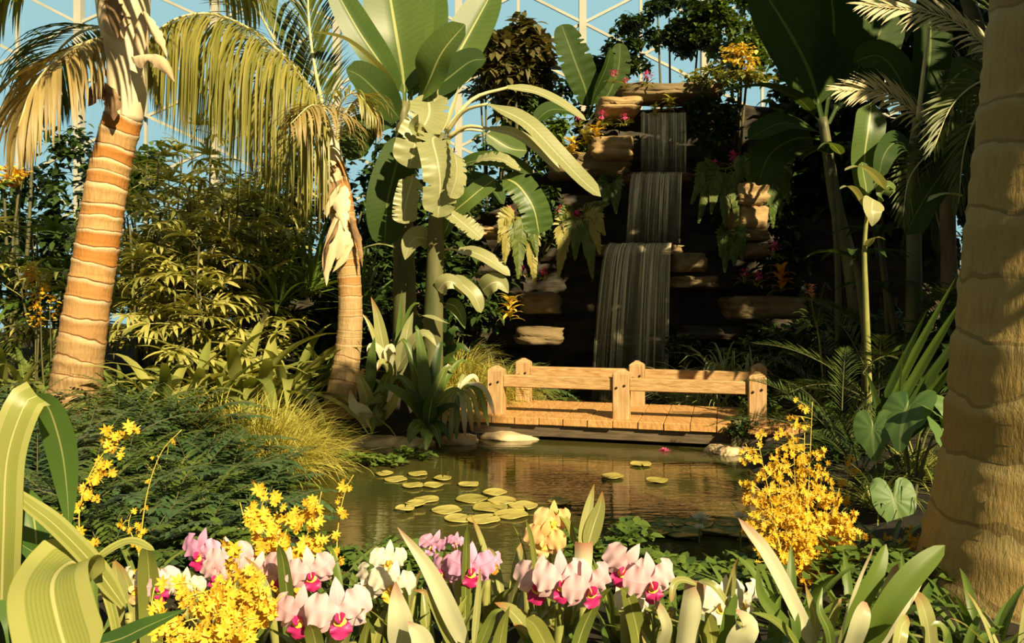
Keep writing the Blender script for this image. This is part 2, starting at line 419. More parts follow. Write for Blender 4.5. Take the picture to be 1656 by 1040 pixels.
# bright open sky beyond the far glass wall, dimmer under the roof and behind
f = k.math('MULTIPLY', k.ramp(sep.outputs[1], -.1, .75), k.ramp(sep.outputs[2], .95, .5))
k.set(bg.inputs['Color'], k.mix(f, (.34, .36, .30), (.39, .655, .71)))
k.set(bg.inputs['Strength'], k.math('MULTIPLY_ADD', f, SKY_HI-SKY_LO, SKY_LO))
SUN = np.array([.42, -.70, .58]); SUN = SUN/np.linalg.norm(SUN)
sd = bpy.data.lights.new('sun', 'SUN'); so = bpy.data.objects.new('sun', sd); COL.objects.link(so)
sd.energy = SUN_E; sd.angle = math.radians(.7); sd.color = (1, .80, .48)
so.location = (6, -6, 9); so.rotation_euler = Vector(SUN).to_track_quat('Z', 'Y').to_euler()

# ------------------------------------------------------------------ materials of the setting
M['soil'] = plain('dark_soil', (.010, .009, .005), (.026, .021, .011), scale=3, rough=.95, bump=.8, bscale=14)
M['rock'] = plain('dark_wet_rock', (.013, .011, .006), (.048, .036, .018), scale=2.2, rough=.7, bump=.9, bscale=7, stretch=(.6, .6, 2.5), detail=6)
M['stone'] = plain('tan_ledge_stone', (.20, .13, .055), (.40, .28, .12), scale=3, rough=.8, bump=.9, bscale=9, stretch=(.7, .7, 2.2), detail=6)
M['stone_dim'] = plain('brown_ledge_stone', (.09, .065, .03), (.22, .16, .075), scale=3, rough=.8, bump=.9, bscale=9, stretch=(.7, .7, 2.2), detail=6)  # copy of the tan stone with dimmer light put into its colour
M['edge_stone'] = plain('pale_edging_stone', (.34, .25, .13), (.60, .48, .29), scale=4, rough=.8, bump=.6, bscale=12)
M['metal'] = plain('painted_frame_steel', (.30, .30, .24), (.40, .39, .31), scale=2, rough=.5)
M['bolt'] = plain('dark_bolt_head', (.03, .022, .015), rough=.5, metal=.6)
def wood(name, c1, c2, sx):
    return plain(name, c1, c2, scale=4, rough=.65, bump=.35, bscale=6, stretch=sx, detail=8)
M['post'] = wood('weathered_post_wood', (.31, .18, .072), (.50, .325, .155), (7, 7, 1.0))
M['rail'] = wood('weathered_rail_wood', (.30, .165, .06), (.50, .32, .14), (1, 6, 9))
M['plank'] = wood('sunlit_plank_wood', (.33, .165, .046), (.52, .295, .105), (9, 1, 4))  # orange-brown plank wood
M['beam'] = wood('dark_beam_wood', (.06, .045, .025), (.12, .09, .05), (1, 3, 8))

m, nt, out = new_mat('pond_water'); k = NT(nt)
tc = k.n('TexCoord'); mp = k.n('Mapping'); mp.inputs['Scale'].default_value = (.8, 3.2, 1); nt.links.new(tc.outputs['Object'], mp.inputs[0])
p = k.n('BsdfPrincipled'); p.inputs['Roughness'].default_value = .04; p.inputs['IOR'].default_value = 1.45; p.inputs['Specular IOR Level'].default_value = .8
k.set(p.inputs['Base Color'], k.mix(k.ramp(k.noise(.7, tc.outputs['Object'], 3), .35, .65), (.034, .042, .011), (.060, .050, .014)))
b = k.n('Bump'); b.inputs['Strength'].default_value = .10; b.inputs['Distance'].default_value = .03
k.set(b.inputs['Height'], k.noise(5, mp.outputs[0], 3)); nt.links.new(b.outputs[0], p.inputs['Normal']); nt.links.new(p.outputs[0], out.inputs[0])
M['water'] = m

m, nt, out = new_mat('falling_water'); k = NT(nt)
tc = k.n('TexCoord'); mp = k.n('Mapping'); mp.inputs['Scale'].default_value = (26, .55, 1); nt.links.new(tc.outputs['UV'], mp.inputs[0])
n1 = k.noise(1.6, mp.outputs[0], 3, .6)
mp2 = k.n('Mapping'); mp2.inputs['Scale'].default_value = (5, .25, 1); nt.links.new(tc.outputs['UV'], mp2.inputs[0])
n2 = k.noise(1.3, mp2.outputs[0], 2)
sep = k.n('SeparateXYZ'); nt.links.new(tc.outputs['UV'], sep.inputs[0])
al = k.math('MULTIPLY', k.ramp(n1, .42, .68), k.ramp(n2, .32, .6))
al = k.math('MULTIPLY_ADD', al, 1.0, .13)
al = k.math('MULTIPLY', al, k.ramp(sep.outputs[1], 1.1, .25))
p = k.n('BsdfPrincipled'); p.inputs['Base Color'].default_value = (.95, .87, .58, 1); p.inputs['Roughness'].default_value = .25
t = k.n('BsdfTransparent'); mx = k.n('MixShader'); k.set(mx.inputs[0], al); nt.links.new(t.outputs[0], mx.inputs[1]); nt.links.new(p.outputs[0], mx.inputs[2]); nt.links.new(mx.outputs[0], out.inputs[0])
M['fall'] = m
m, nt, out = new_mat('window_glass'); k = NT(nt)
t = k.n('BsdfTransparent'); t.inputs[0].default_value = (.96, .98, .97, 1); g = k.n('BsdfGlossy'); g.inputs['Roughness'].default_value = .05
mx = k.n('MixShader'); mx.inputs[0].default_value = .03; nt.links.new(t.outputs[0], mx.inputs[1]); nt.links.new(g.outputs[0], mx.inputs[2]); nt.links.new(mx.outputs[0], out.inputs[0])
M['glass'] = m

# ------------------------------------------------------------------ ground and pond
mb = MB(); X = np.linspace(-9, 10, 150); Y = np.linspace(-1.5, 17.5, 150)
xx, yy = np.meshgrid(X, Y); zz = hgt(xx.ravel(), yy.ravel()).reshape(xx.shape)
zz = zz+np.array([[.03*noise.noise(Vector((a*2, b_*2, 0))) for a, b_ in zip(ra, rb)] for ra, rb in zip(xx, yy)])*(sdist(xx.ravel(), yy.ravel()).reshape(xx.shape) > .15)
mb.add(np.stack([xx, yy, zz], -1), grid_quads(150, 150))
solo('ground', mb, M['soil'], (0, 0, 0), kind='structure')
mb = MB(); X = np.linspace(-3, 3.4, 40); Y = np.linspace(3.7, 12.9, 50); xx, yy = np.meshgrid(X, Y)
mb.add(np.stack([xx, yy, 0*xx], -1), grid_quads(50, 40))
solo('water', mb, M['water'], (0, 0, 0), kind='structure')

# ------------------------------------------------------------------ rock face behind the fall
mb = MB()
nx, nzr = 150, 90
X = np.linspace(-4.2, 7, nx); tops = np.interp(X, [-4.2, -2, 0, .9, 1.4, 3.6, 7], [2.0, 2.3, 3.0, 3.9, 4.62, 4.75, 4.3])
V = np.zeros((nzr+6, nx, 3))
for j in range(nx):
    x = X[j]
    for i in range(nzr):
        z = -.5+(tops[j]+.5)*i/(nzr-1)
        st = math.floor(z/.31+.5*noise.noise(Vector((x*.5, 0, 3))))
        o = .30*noise.noise(Vector((x*.7, st*1.7, 0)))+.16*noise.noise(Vector((math.floor(x*2.2+st*.37)*1.3, st*2.3, 5)))+.05*noise.noise(Vector((x*5, z*9, 1)))
        V[i, j] = (x, 12.95-o+.10*z-.35*max(0, abs(x-1.9)-1.0)**1.0*.5, z)
    for q in range(6):
        V[nzr+q, j] = (x, V[nzr-1, j, 1]+.35*(q+1), tops[j]+.06*noise.noise(Vector((x*3, q, 0)))-(1.5 if q == 5 else 0))
mb.add(V, grid_quads(nzr+6, nx)[:, ::-1])
solo('wall_rock', mb, M['rock'], (0, 0, 0), kind='structure')

# ledge stones that jut from the face
ST = [  # px, py, w, h, depth, material, label
 (1002,170,66,24,12.25,'stone','tan flat stone at the very top left of the waterfall lip'),
 (990,240,66,36,12.2,'stone','sunlit orange-tan block of stone left of the upper waterfall'),
 (955,268,130,34,12.45,'stone_dim','wide brown ledge stone just under the sunlit tan block'),
 (1214,316,52,38,11.9,'stone','topmost tan stone of the stacked column right of the waterfall'),
 (1216,352,46,40,11.9,'stone','square tan stone second from the top of the stacked column'),
 (1212,381,62,20,11.9,'stone_dim','thin brown stone third down in the stacked column'),
 (1212,405,58,24,11.9,'stone_dim','brown stone at the foot of the stacked column'),
 (1240,498,116,36,11.6,'stone_dim','long brown ledge stone under the orange croton and pink flowers'),
 (1118,425,48,30,12.0,'stone_dim','squarish dim brown stone right of the lowest cascade'),
 (1126,456,66,18,12.0,'stone_dim','thin dim stone lying under the squarish one beside the cascade'),
 (874,490,66,34,11.9,'stone_dim','brown ledge stone left of the lowest cascade under pink flowers'),
 (872,544,76,28,11.5,'stone_dim','low brown ledge stone above the left bridge post'),
 (790,376,34,16,12.0,'stone','small tan stone peeping between the hanging banana leaves'),
 (1060,286,120,14,12.6,'stone_dim','ledge stone that the upper cascade falls on'),
 (1034,404,136,18,12.4,'stone_dim','ledge stone that the middle cascade falls on'),
 (1086,148,160,24,12.9,'stone_dim','long mossy cap stone over the lip of the waterfall'),
 (1024,552,110,18,12.35,'rock','dark wet stone ledge behind the foot of the lowest cascade'),
 (930,330,90,30,12.5,'rock','dark stone ledge behind the cluster of pink flowers'),
 (1150,540,100,26,11.9,'rock','dark low stone right of the foot of the cascade'),
]
for i, (px, py, pw, ph, D, mt, lab) in enumerate(ST):
    c = P(px, py, D); mb = MB()
    dep = .45
    rock(mb, c+np.array([0, dep*.6, 0]), (pw*D/F/2, dep, ph*D/F/2), seed=i+3, amp=.14, strata=.10, n=18, sq=5.5)
    solo('ledge_stone', mb, M[mt], c, lab, 'stone', 'ledge stones of the rock face')

# the three cascades
t = thing('waterfall', 'thin three-step waterfall streaming down the dark rock face behind the bridge', 'waterfall', (1.9, 12.4, 0))
def cascade(x0a, x1a, x0b, x1b, ya, yb, Da, Db, seed):
    mb = MB(); rows, cols = 26, 60
    A0, A1, B0, B1 = P(x0a, ya, Da), P(x1a, ya, Da), P(x0b, yb, Db), P(x1b, yb, Db)
    s = np.linspace(0, 1, cols); v = np.linspace(0, 1, rows)
    V = np.zeros((rows, cols, 3))
    nz = np.array([noise.noise(Vector((q*9, seed, 0))) for q in s])
    for i, q in enumerate(v):
        top = A0+(A1-A0)*s[:, None]; bot = B0+(B1-B0)*s[:, None]
        f_ = q**.5 if True else q
        p_ = top+(bot-top)*np.array([f_, f_, q])
        p_[:, 1] += .05*nz*q; p_[:, 2] += .03*nz*(1-q)
        V[i] = p_
    back = V[:1].copy(); back[..., 1] += .35; back[..., 2] += .01
    V = np.concatenate([back, V])
    u = np.stack(np.meshgrid(s+seed*.37, np.concatenate([[0], v])), -1)
    mb.add(V, grid_quads(rows+1, cols), u)
    return mb
part('cascade', cascade(1036,1110,1036,1110,182,280,12.6,12.42,1), M['fall'], t)
part('cascade', cascade(1024,1104,1012,1100,279,394,12.4,12.12,2), M['fall'], t)
part('cascade', cascade(985,1086,955,1080,393,648,12.1,11.75,3), M['fall'], t)

# ------------------------------------------------------------------ glasshouse: bays of the far wall
YB = 17.0
cols_x = [128-394, 128-197+1, 128, 348, 545, 742, 942, 1139, 1336, 1533, 1730]
def member(mb, a, b, wd, dp=.06):
    a, b = np.asarray(a, float), np.asarray(b, float); d = b-a; L = np.linalg.norm(d); d /= L
    n = np.array([0, 1., 0]); s = np.cross(d, n)
    box(mb, (a+b)/2, s*wd/2, n*dp/2, d*L/2)
for i in range(len(cols_x)-1):
    xa, xb = [(q-CX)*YB/F for q in cols_x[i:i+2]]
    z0, z1 = 0.2, 9.2
    mb = MB(); box(mb, ((xa+xb)/2, YB+.12, (z0+z1)/2), ((xb-xa)/2, 0, 0), (0, .004, 0), (0, 0, (z1-z0)/2))
    wd = solo('window_%d' % (i+1), mb, M['glass'], ((xa+xb)/2, YB, z0), kind='structure', smooth=False)
    mb = MB(); box(mb, (xa, YB, (z0+z1)/2), (.075, 0, 0), (0, .09, 0), (0, 0, (z1-z0)/2)); part('column', mb, M['metal'], wd, smooth=False)
    mb = MB(); box(mb, ((xa+xb)/2-.05, YB+.05, (z0+z1)/2), (.028, 0, 0), (0, .03, 0), (0, 0, (z1-z0)/2)); part('glazing_bar', mb, M['metal'], wd, smooth=False)
    for r in range(-1, 4):
        za, zb = [HC-(q-HY)*YB/F for q in (38+r*100, 138+r*100)]
        for s in (0, 1):
            mb = MB(); member(mb, (xa, YB-.05*s, za if s else zb), (xb, YB-.05*s, zb if s else za), .055)
            part('brace', mb, M['metal'], wd, smooth=False)

# ------------------------------------------------------------------ timber footbridge
U = np.array([.967, -.2545, 0]); Vv = np.array([.2545, .967, 0]); Zz = np.array([0, 0, 1.])
C0 = np.array([1.16, 8.45, 0]); ZD = .25
t = thing('footbridge', 'low timber footbridge with squat square posts crossing the pond below the waterfall', 'bridge', (1.3, 9, 0))
for i in range(-7, 8):
    c = C0+U*(i*.262+.06)+Vv*.46+Zz*(ZD-.04)
    mb = MB(); bbox(mb, c, U*.1285, Vv*(.66+.012*((i*7) % 3-1)), Zz*.04, .006); part('plank', mb, M['plank'], t, smooth=False)
for s in (-.10, 1.02):
    mb = MB(); bbox(mb, C0+U*.0+Vv*s+Zz*(ZD-.145), U*1.85, Vv*.05, Zz*.065, .006); part('beam', mb, M['beam'], t, smooth=False)
def post(c, h=.50, w=.088, m_='post'):
    mb = MB()
    bbox(mb, c+Zz*(h/2-.02), U*w, Vv*w, Zz*(h/2), .01)
    top = c+Zz*(h-.02)
    ring = [top+U*w*.93*a+Vv*w*.93*b for a, b in ((-1, -1), (1, -1), (1, 1), (-1, 1))]
    tip = [top+Zz*.045+(r-top)*.22 for r in ring]
    mb.add(ring+tip, [(0, 1, 5, 4), (1, 2, 6, 5), (2, 3, 7, 6), (3, 0, 4, 7), (4, 5, 6, 7)])
    o = part('post', mb, M[m_], t, smooth=False)
    for sx, sz in ((-.042, .33), (.042, .355)):
        b = MB(); cc = c+U*sx+Zz*sz-Vv*(w+.004)
        tube(b, [cc+Vv*.01, cc-Vv*.008], [.012], n=8, sub=1); part('bolt', b, M['bolt'], o)
for row in (0, 1):
    for i in (-1, 0, 1):
        post(C0+U*i*1.375+Vv*row*1.0+U*(.06*row)+Zz*ZD)
    for i in (-1, 0):
        c = C0+U*(i*1.375+.6875+.06*row)+Vv*(row*1.0)+Zz*(ZD+.36)
        mb = MB(); bbox(mb, c, U*.60, Vv*.05, Zz*.066, .008); part('rail', mb, M['rail'], t, smooth=False)

# stones along the water's edge
ES = [(600,716,112,18,'broad pale stone on the pond edge below the bent palm'),(548,724,62,16,'small pale edging stone at the left end of the far bank'),
 (668,719,60,15,'flat pale edging stone under the drooping strap leaves'),(742,713,56,17,'rounded pale edging stone left of the tongue-shaped one'),
 (824,707,86,17,'long tongue-shaped pale stone beside the left end of the bridge'),(778,700,60,16,'pale stone tucked against the left bridge planks'),
 (1182,730,66,18,'lone pale stone at the water below the right bridge post'),(505,741,64,12,'small flat stone on the left bank near the fine grass')]
for i, (px, py, pw, ph, lab) in enumerate(ES):
    D = F*(HC-.03)/(py-HY); c = P(px, py, D); mb = MB()
    rock(mb, c+np.array([0, .12, -.02]), (pw*D/F/2*1.08, .2, ph*D/F/2*1.15), seed=40+i, amp=.28, n=12, sq=1.6)
    solo('edging_stone', mb, M['edge_stone'], c, lab, 'stone', 'pale stones edging the pond')
D = 4.55; mb = MB(); rock(mb, P(330,888,D)+np.array([0, .1, 0]), (.42, .13, .07), seed=77, amp=.2, n=12, sq=2.4)
solo('edging_stone', mb, M['edge_stone'], P(330,888,D), 'mossy curb stone at the near bank behind the magenta-pink orchids', 'stone', 'pale stones edging the pond')

# ------------------------------------------------------------------ lily pads and water lilies
def pad_mb(r, seed):
    mb = MB(); nr, na = 5, 26
    a = np.linspace(.10, 2*PI-.10, na); q = np.array([.02, .35, .7, .94, 1.0, 1.0, .02]); z = np.array([.004, .006, .006, .007, .010, .002, .0])
    rr = r*(1+.04*np.sin(a*5+seed))
    V = np.stack([q[:, None]*rr*np.cos(a), q[:, None]*rr*np.sin(a), z[:, None]+0*a+.004*np.sin(a*3+seed)*q[:, None]], -1)
    mb.add(V, grid_quads(7, na)[:, ::-1], np.stack(np.broadcast_arrays(.1+0*q[:, None], (a/6.28)[None]), -1)); return mb
PADS = [(640,776,.15),(690,809,.15),(722,826,.17),(762,808,.19),(742,840,.16),(792,822,.2),(676,768,.13),(782,842,.18),(812,812,.17),(826,834,.19),
 (622,768,.12),(700,787,.13),(758,786,.13),(716,776,.12),(668,788,.13),(1036,753,.15),(990,773,.15),(1062,780,.14),(846,822,.17),(800,800,.15),(905,815,.14),
 (1058,862,.2),(1104,866,.2),(1160,860,.2),(1012,858,.17),(1200,868,.18),(1128,852,.17),(1084,852,.16),(1180,852,.16),(1225,858,.16),(672,820,.12),(655,828,.11)]
pw = {}
for i, (px, py, r) in enumerate(PADS):
    D = F*HC/(py-HY); kind = 'pad_green' if px > 1005 and py > 845 else 'pad'
    side = ('near clump by the white water lily' if kind == 'pad_green' else 'loose mid-pond raft' if px < 900 else 'few by the pink water lily')
    col = 'green' if kind == 'pad_green' else 'yellowish'
    ordn = pw.get(side, 0); pw[side] = ordn+1
    rnk = ['', 'second ', 'third ', 'fourth ', 'fifth ', 'sixth ', 'seventh ', 'eighth ', 'ninth ', 'tenth ', 'eleventh ', 'twelfth ', 'thirteenth ', 'fourteenth ', 'fifteenth ', 'sixteenth ', 'seventeenth ', 'eighteenth ', 'nineteenth ', 'twentieth ', 'twenty-first ']
    o = solo('lily_pad', pad_mb(r*.64, i), M[kind], (0, 0, 0), None, 'lily pad', 'lily pads floating on the pond')
    o.location = ((px-CX)*D/F, D, .002+.0008*i); o.rotation_euler = (0, 0, R.uniform(0, 6))
    o['_px'] = px; o['_side'] = side; o['_col'] = col
by = {}
for o in [o for o in COL.objects if '_px' in o]: by.setdefault(o['_side'], []).append(o)
for side, L in by.items():
    L.sort(key=lambda o: o['_px'])
    for i, o in enumerate(L):
        o['label'] = f"{o['_col']} lily pad, {rnk[i] or 'first '}from left in the {side}"
        del o['_px'], o['_side'], o['_col']
def water_lily(px, py, D, rad, mat, lab, zoff=.0):
    c = P(px, py, D); t = thing('water_lily', lab, 'water lily', (c[0], c[1], 0), 'water lilies')
    mb = MB(); tube(mb, [(c[0]+.01, c[1]+.02, -.05), (c[0], c[1]+.01, c[2]*.6), c], [.005], n=6); part('stem', mb, M['stem'], t)
    mb = MB()
    for ring, (n_, e, s) in enumerate(((9, .35, 1), (8, .8, .9), (5, 1.2, .75))):
        a = np.arange(n_)*2*PI/n_+ring*.3
        blades(mb, np.tile(c, (n_, 1)), a, e, rad*s, rad*.2, droop=-.25, rows=6, cols=3, pr='lance', fold=.3)
    part('petals', mb, M[mat], t)
    mb = MB(); a = np.arange(12)*2*PI/12; blades(mb, np.tile(c, (12, 1)), a, 1.1, rad*.4, rad*.05, droop=-.4, rows=3, cols=2, pr='even'); part('stamens', mb, M['throat'], t)
water_lily(1075,733,7.95,.075,'hotpink','small pink water lily out on the dark water before the bridge')
water_lily(1133,842,5.15,.075,'white','open white water lily on a stalk over the green pads')
water_lily(1131,856,5.05,.045,'white','half closed white water lily bud just below the open one')
water_lily(1198,838,4.9,.055,'white','white water lily at the tip of the long pale blade')
# ------------------------------------------------------------------ plant kinds
USED = set()
def place(proto, loc, label, rz=None, sc=1.):
    """The first call moves the plant itself, later calls copy it with all its parts."""
    rz = R.uniform(0, 6.28) if rz is None else rz
    if proto.name in USED: return dup(proto, loc, rz, sc, label)
    USED.add(proto.name); proto.location = loc; proto.rotation_euler = (0, 0, rz); proto['label'] = label
    proto.scale = (sc, sc, sc) if not hasattr(sc, '__len__') else sc
    return proto

def arc(base, az, el, L, droop, n=10, dpow=1.4):
    t = np.linspace(0, 1, n); e = el-droop*t**dpow
    T = np.stack([np.cos(e)*math.cos(az), np.cos(e)*math.sin(az), np.sin(e)], -1)
    return np.asarray(base)+np.concatenate([np.zeros((1, 3)), np.cumsum((T[1:]+T[:-1])/2*L/(n-1), 0)])

def pinnate(mb, pts, n, LL, W, droop=.6, sweep=.5, lift=0., rows=5, start=.1, shape='palm', pr='lance', ref=(0, 0, 1), cols=3, jit=.08, fold=.25, sides=(-1, 1), dpow=1.4, roll=0.):
    C = spline(pts, 60); T = tang(C); ref = np.asarray(ref, float)
    S = nrm(np.cross(T, np.broadcast_to(ref, T.shape)))
    for i in range(1, len(S)):
        if np.dot(S[i], S[i-1]) < 0: S[i] = -S[i]
    t = np.linspace(start, 1, n)
    ln = {'palm': np.sin(PI*(.14+.80*t))**.6, 'cycad': np.sin(PI*(.10+.84*t))**.8, 'fern': np.minimum(1, .55+2.2*t)*(1-t)**.8+.05, 'even': .75+.25*np.sin(PI*t)}[shape]
    for sd in sides:
        tt = t+R.uniform(-.006, .006, n); ix = np.clip(tt*60, 0, 59.99); i0 = ix.astype(int); fr = (ix-i0)[:, None]
        p = C[i0]*(1-fr)+C[i0+1]*fr; Tq = T[i0]; Sq = S[i0]*sd
        sw = sweep+.5*t
        d = Sq*np.cos(sw)[:, None]+Tq*np.sin(sw)[:, None]
        az = np.arctan2(d[:, 1], d[:, 0])+R.normal(0, jit, n); el = np.arcsin(np.clip(d[:, 2], -1, 1))+lift+R.normal(0, jit, n)
        blades(mb, p, az, el, LL*ln*R.uniform(.9, 1.05, n), W*(.6+.4*ln), droop*R.uniform(.8, 1.2, n), rows=rows, cols=cols, pr=pr, fold=fold, dpow=dpow, roll=roll*np.sign(d[:, 0]+1e-6))

def frond(root, pts, n, LL, W, mat, rmat, rad=.015, **kw):
    mb = MB(); pinnate(mb, pts, n, LL, W, **kw); o = part('frond', mb, mat, root)
    mb = MB(); tube(mb, pts, [rad, rad*.35], n=6, sub=24); part('rachis', mb, rmat, o)
    return o

def rosette(name, label, cat, n, L, W, mat, el=(.4, 1.4), droop=(.6, 1.4), pr='strap', rows=9, cols=5, fold=.25, group=None, spread=.05, dpow=1.5, z0=0.):
    """A clump of strap leaves, every leaf a part."""
    t = thing(name, label, cat, (0, 0, 0), group)
    for i in range(n):
        a = i*2.4+R.uniform(-.3, .3); q = (i+.5)/n
        mb = MB()
        blades(mb, [(spread*math.cos(a), spread*math.sin(a), z0)], a, el[1]+(el[0]-el[1])*q+R.uniform(-.1, .1), L*R.uniform(.75, 1.1)*(.8+.2*q), W*R.uniform(.85, 1.1), droop[0]+(droop[1]-droop[0])*R.random(), rows=rows, cols=cols, pr=pr, fold=fold, roll=R.uniform(-.3, .3), dpow=dpow)
        part('leaf', mb, mat, t)
    return t

def tuft(name, label, cat, n, L, W, mat, r=.1, el=(.6, 1.5), droop=(.8, 1.8), group=None, rows=7, pr='grass'):
    t = thing(name, label, cat, (0, 0, 0), group)
    a = R.uniform(0, 6.28, n); q = R.random(n)**.6*r
    mb = MB(); blades(mb, np.stack([q*np.cos(a), q*np.sin(a), 0*a], 1), a+R.normal(0, .5, n), R.uniform(*el, n), L*R.uniform(.55, 1.1, n), W*R.uniform(.7, 1.2, n), R.uniform(*droop, n), rows=rows, cols=3, pr=pr, fold=.3)
    part('blades', mb, mat, t)
    return t

def fronds(name, label, cat, n, L, nl, LL, W, mat, el=(.3, 1.2), droop=(.8, 1.3), group=None, z0=0., rad=.008, rmat='stem', **kw):
    t = thing(name, label, cat, (0, 0, 0), group)
    for i in range(n):
        a = i*2.4+R.uniform(-.25, .25); q = (i+.5)/n
        pts = arc((.02*math.cos(a), .02*math.sin(a), z0), a, el[1]+(el[0]-el[1])*q, L*R.uniform(.8, 1.1), R.uniform(*droop))
        frond(t, pts, nl, LL, W, mat, M[rmat], rad, **kw)
    return t

def shrub(name, label, cat, c, r, n, L, W, mat, stems=3, clump=14, group=None, el=(-.9, .6), droop=.5, trunk=.04, pr='ovate', base=None, smat='stem_dark', shell=.45, top=.55):
    """A leafy mass on its stems, with c the middle of the leaves and base the foot on the ground."""
    c = np.asarray(c, float); r = np.asarray(r, float)
    base = np.asarray(base if base is not None else (c[0], c[1], gz(c[0], c[1])), float)
    t = thing(name, label, cat, tuple(base), group)
    p = ellpts(n, c, r, clump, shell); p = p[p[:, 2] > base[2]+.02]; m = len(p)
    mb = MB(); blades(mb, p, R.uniform(0, 6.28, m), R.uniform(*el, m), L*R.uniform(.6, 1.2, m), W*R.uniform(.7, 1.2, m), droop, rows=4, cols=3, pr=pr, fold=.2, roll=R.uniform(-.5, .5, m))
    part('foliage', mb, M[mat], t)
    for i in range(stems):
        e = ellpts(1, c, r*np.array([.6, .6, .3]))[0]; e[2] = max(e[2], base[2]+.1)+r[2]*top*.3
        b0 = base+np.array([.3*trunk*8*math.cos(i*2.1), .3*trunk*8*math.sin(i*2.1), -.03])*(i > 0)
        mb = MB(); tube(mb, [b0, (b0*.6+e*.4)+R.normal(0, .04, 3), e], [trunk, trunk*.35], n=7); part('stem', mb, M[smat], t)
    return t

def fan_mesh(seed, L=.30, W=.016, n=9):
    mb = MB(); a = np.linspace(-1.35, 1.35, n)+R.normal(0, .06, n)
    b = np.tile((.26, 0, .03), (n, 1))
    blades(mb, b, a, R.uniform(.0, .35, n), L*R.uniform(.8, 1.1, n)*(.75+.25*np.cos(a)), W, R.uniform(.7, 1.4, n), rows=6, cols=3, pr='strap', fold=.35)
    tube(mb, [(0, 0, 0), (.14, 0, .03), (.26, 0, .03)], [.004], n=4, sub=3, caps=False)
    return mb
FANS = [fan_mesh(i).mesh('leaf_fan', (0, 0, 0)) for i in range(4)]
for q in FANS: q.materials.append(M['rhapis'])
FANS_D = [fan_mesh(i, L=.34, W=.02).mesh('leaf_fan', (0, 0, 0)) for i in range(3)]
for q in FANS_D: q.materials.append(M['mid'])
def lady_palm(label, h=1.8, ns=5, nf=9, dark=False, spread=.35):
    t = thing('lady_palm', label, 'palm', (0, 0, 0), 'lady palms of the left bank')
    for i in range(ns):
        a = i*2.4+R.uniform(-.3, .3); q = spread*(.25+.75*R.random()); hh = h*R.uniform(.6, 1.05)
        b = np.array([q*math.cos(a)*.5, q*math.sin(a)*.5, -.03]); e = np.array([q*math.cos(a)*1.3, q*math.sin(a)*1.3, hh])
        mb = MB(); tube(mb, [b, (b+e)/2+R.normal(0, .02, 3), e], [.016, .012], n=6); st = part('cane', mb, M['stem_dark'], t)
        for j in range(nf):
            f_ = (.30+.70*(j+.6)/nf); p = b+(e-b)*f_
            o = bpy.data.objects.new('leaf_fan', (FANS_D if dark else FANS)[R.integers(0, 3)]); COL.objects.link(o); o.parent = t; KIDS[t.name].append(o); KIDS[o.name] = []; ORG[o.name] = ORG[t.name]
            o.location = p; o.rotation_euler = (R.uniform(-.3, .3), R.uniform(-.7, .35), j*2.4+R.uniform(-.4, .4)); s = R.uniform(.95, 1.5); o.scale = (s, s, s)
    return t

def banana(name, label, cat, stem, rad, leaves, smat='pseudostem', group=None, foot=None):
    """Trunk through stem points, then broad leaves: (pixel points with depth, half width in pixels, material, facing, options)."""
    s = [P(*q) for q in stem]; ft = np.array([s[0][0], s[0][1], gz(s[0][0], s[0][1])])
    t = thing(name, label, cat, tuple(ft), group)
    mb = MB(); tube(mb, [ft-np.array([0, 0, .05])]+s, rad, n=12, sub=24); part('stem', mb, M[smat], t)
    for L in leaves:
        kw = L[-1] if isinstance(L[-1], dict) else {}
        leafpx(t, *(L[:-1] if kw else L), **kw)
    return t
FACE = {'c': (.1, -1, .25), 'u': (0, -.15, 1), 'cu': (.15, -.7, .7), 'l': (-.8, -.5, .3), 'r': (.8, -.5, .3), 'd': (0, .4, -1)}
def leafpx(root, pts, w, mat, face='c', pr='banana', name='leaf', petiole=None, **kw):
    q = [P(*p_) for p_ in pts]; D = np.mean([p_[2] for p_ in pts])
    o = {'n': 18, 'm': 3, 'fold': .22}; o.update(kw)
    mb = MB(); blade(mb, q, w*D/F, FACE[face] if isinstance(face, str) else face, pr, **o)
    lf = part(name, mb, M[mat], root)
    if petiole:
        pp = [P(*p_) for p_ in petiole[0]]; mb = MB(); tube(mb, pp, [petiole[1]*D/F, petiole[1]*.6*D/F], n=7); part('petiole', mb, M[petiole[2]], lf)
    return lf
# ------------------------------------------------------------------ the two ringed palms and the big trunk
def ringed(mb, px, rings, n=28, bulge=.04):
    """px: (x, y, width, depth) down the trunk; rings: number of leaf scars."""
    q = np.array([P(a, b, d) for a, b, w_, d in px]); rad = np.array([w_*d/F/2 for a, b, w_, d in px])
    k = rings*7+1
    C = spline(q, k-1); s = np.linspace(0, 1, k)
    sq = np.concatenate([[0], np.cumsum(np.linalg.norm(np.diff(q, axis=0), axis=1))]); r = np.interp(s, sq/sq[-1], rad)
    # uneven spacing of the scars
    ed = np.cumsum(R.uniform(.6, 1.4, rings)); v = np.interp(s, np.concatenate([[0], ed/ed[-1]]), np.arange(rings+1))
    fr = v % 1
    r = r*(1+bulge*np.clip((fr-.62)/.3, 0, 1)-.02*(fr < .1))
    tube(mb, C, r, n=n, v=v, raw=True, noise_amp=.010)
M['ring'] = trunk_mat('ringed_palm_bark', (.62, .48, .29), ((.42, .17, .035), (.46, .28, .11), (.30, .16, .05), (.15, .065, .02)), old=(5, 9.5, (.20, .12, .05), (.40, .27, .12)))
M['ring2'] = trunk_mat('bent_palm_bark', (.50, .37, .20), ((.38, .18, .05), (.42, .28, .12), (.30, .18, .07), (.16, .085, .03)), old=(8, 14, (.30, .20, .09), (.46, .33, .16)))
M['ring3'] = trunk_mat('grey_brown_palm_bark', (.30, .23, .09), ((.24, .165, .05), (.31, .22, .075), (.20, .14, .05), (.18, .13, .045)))

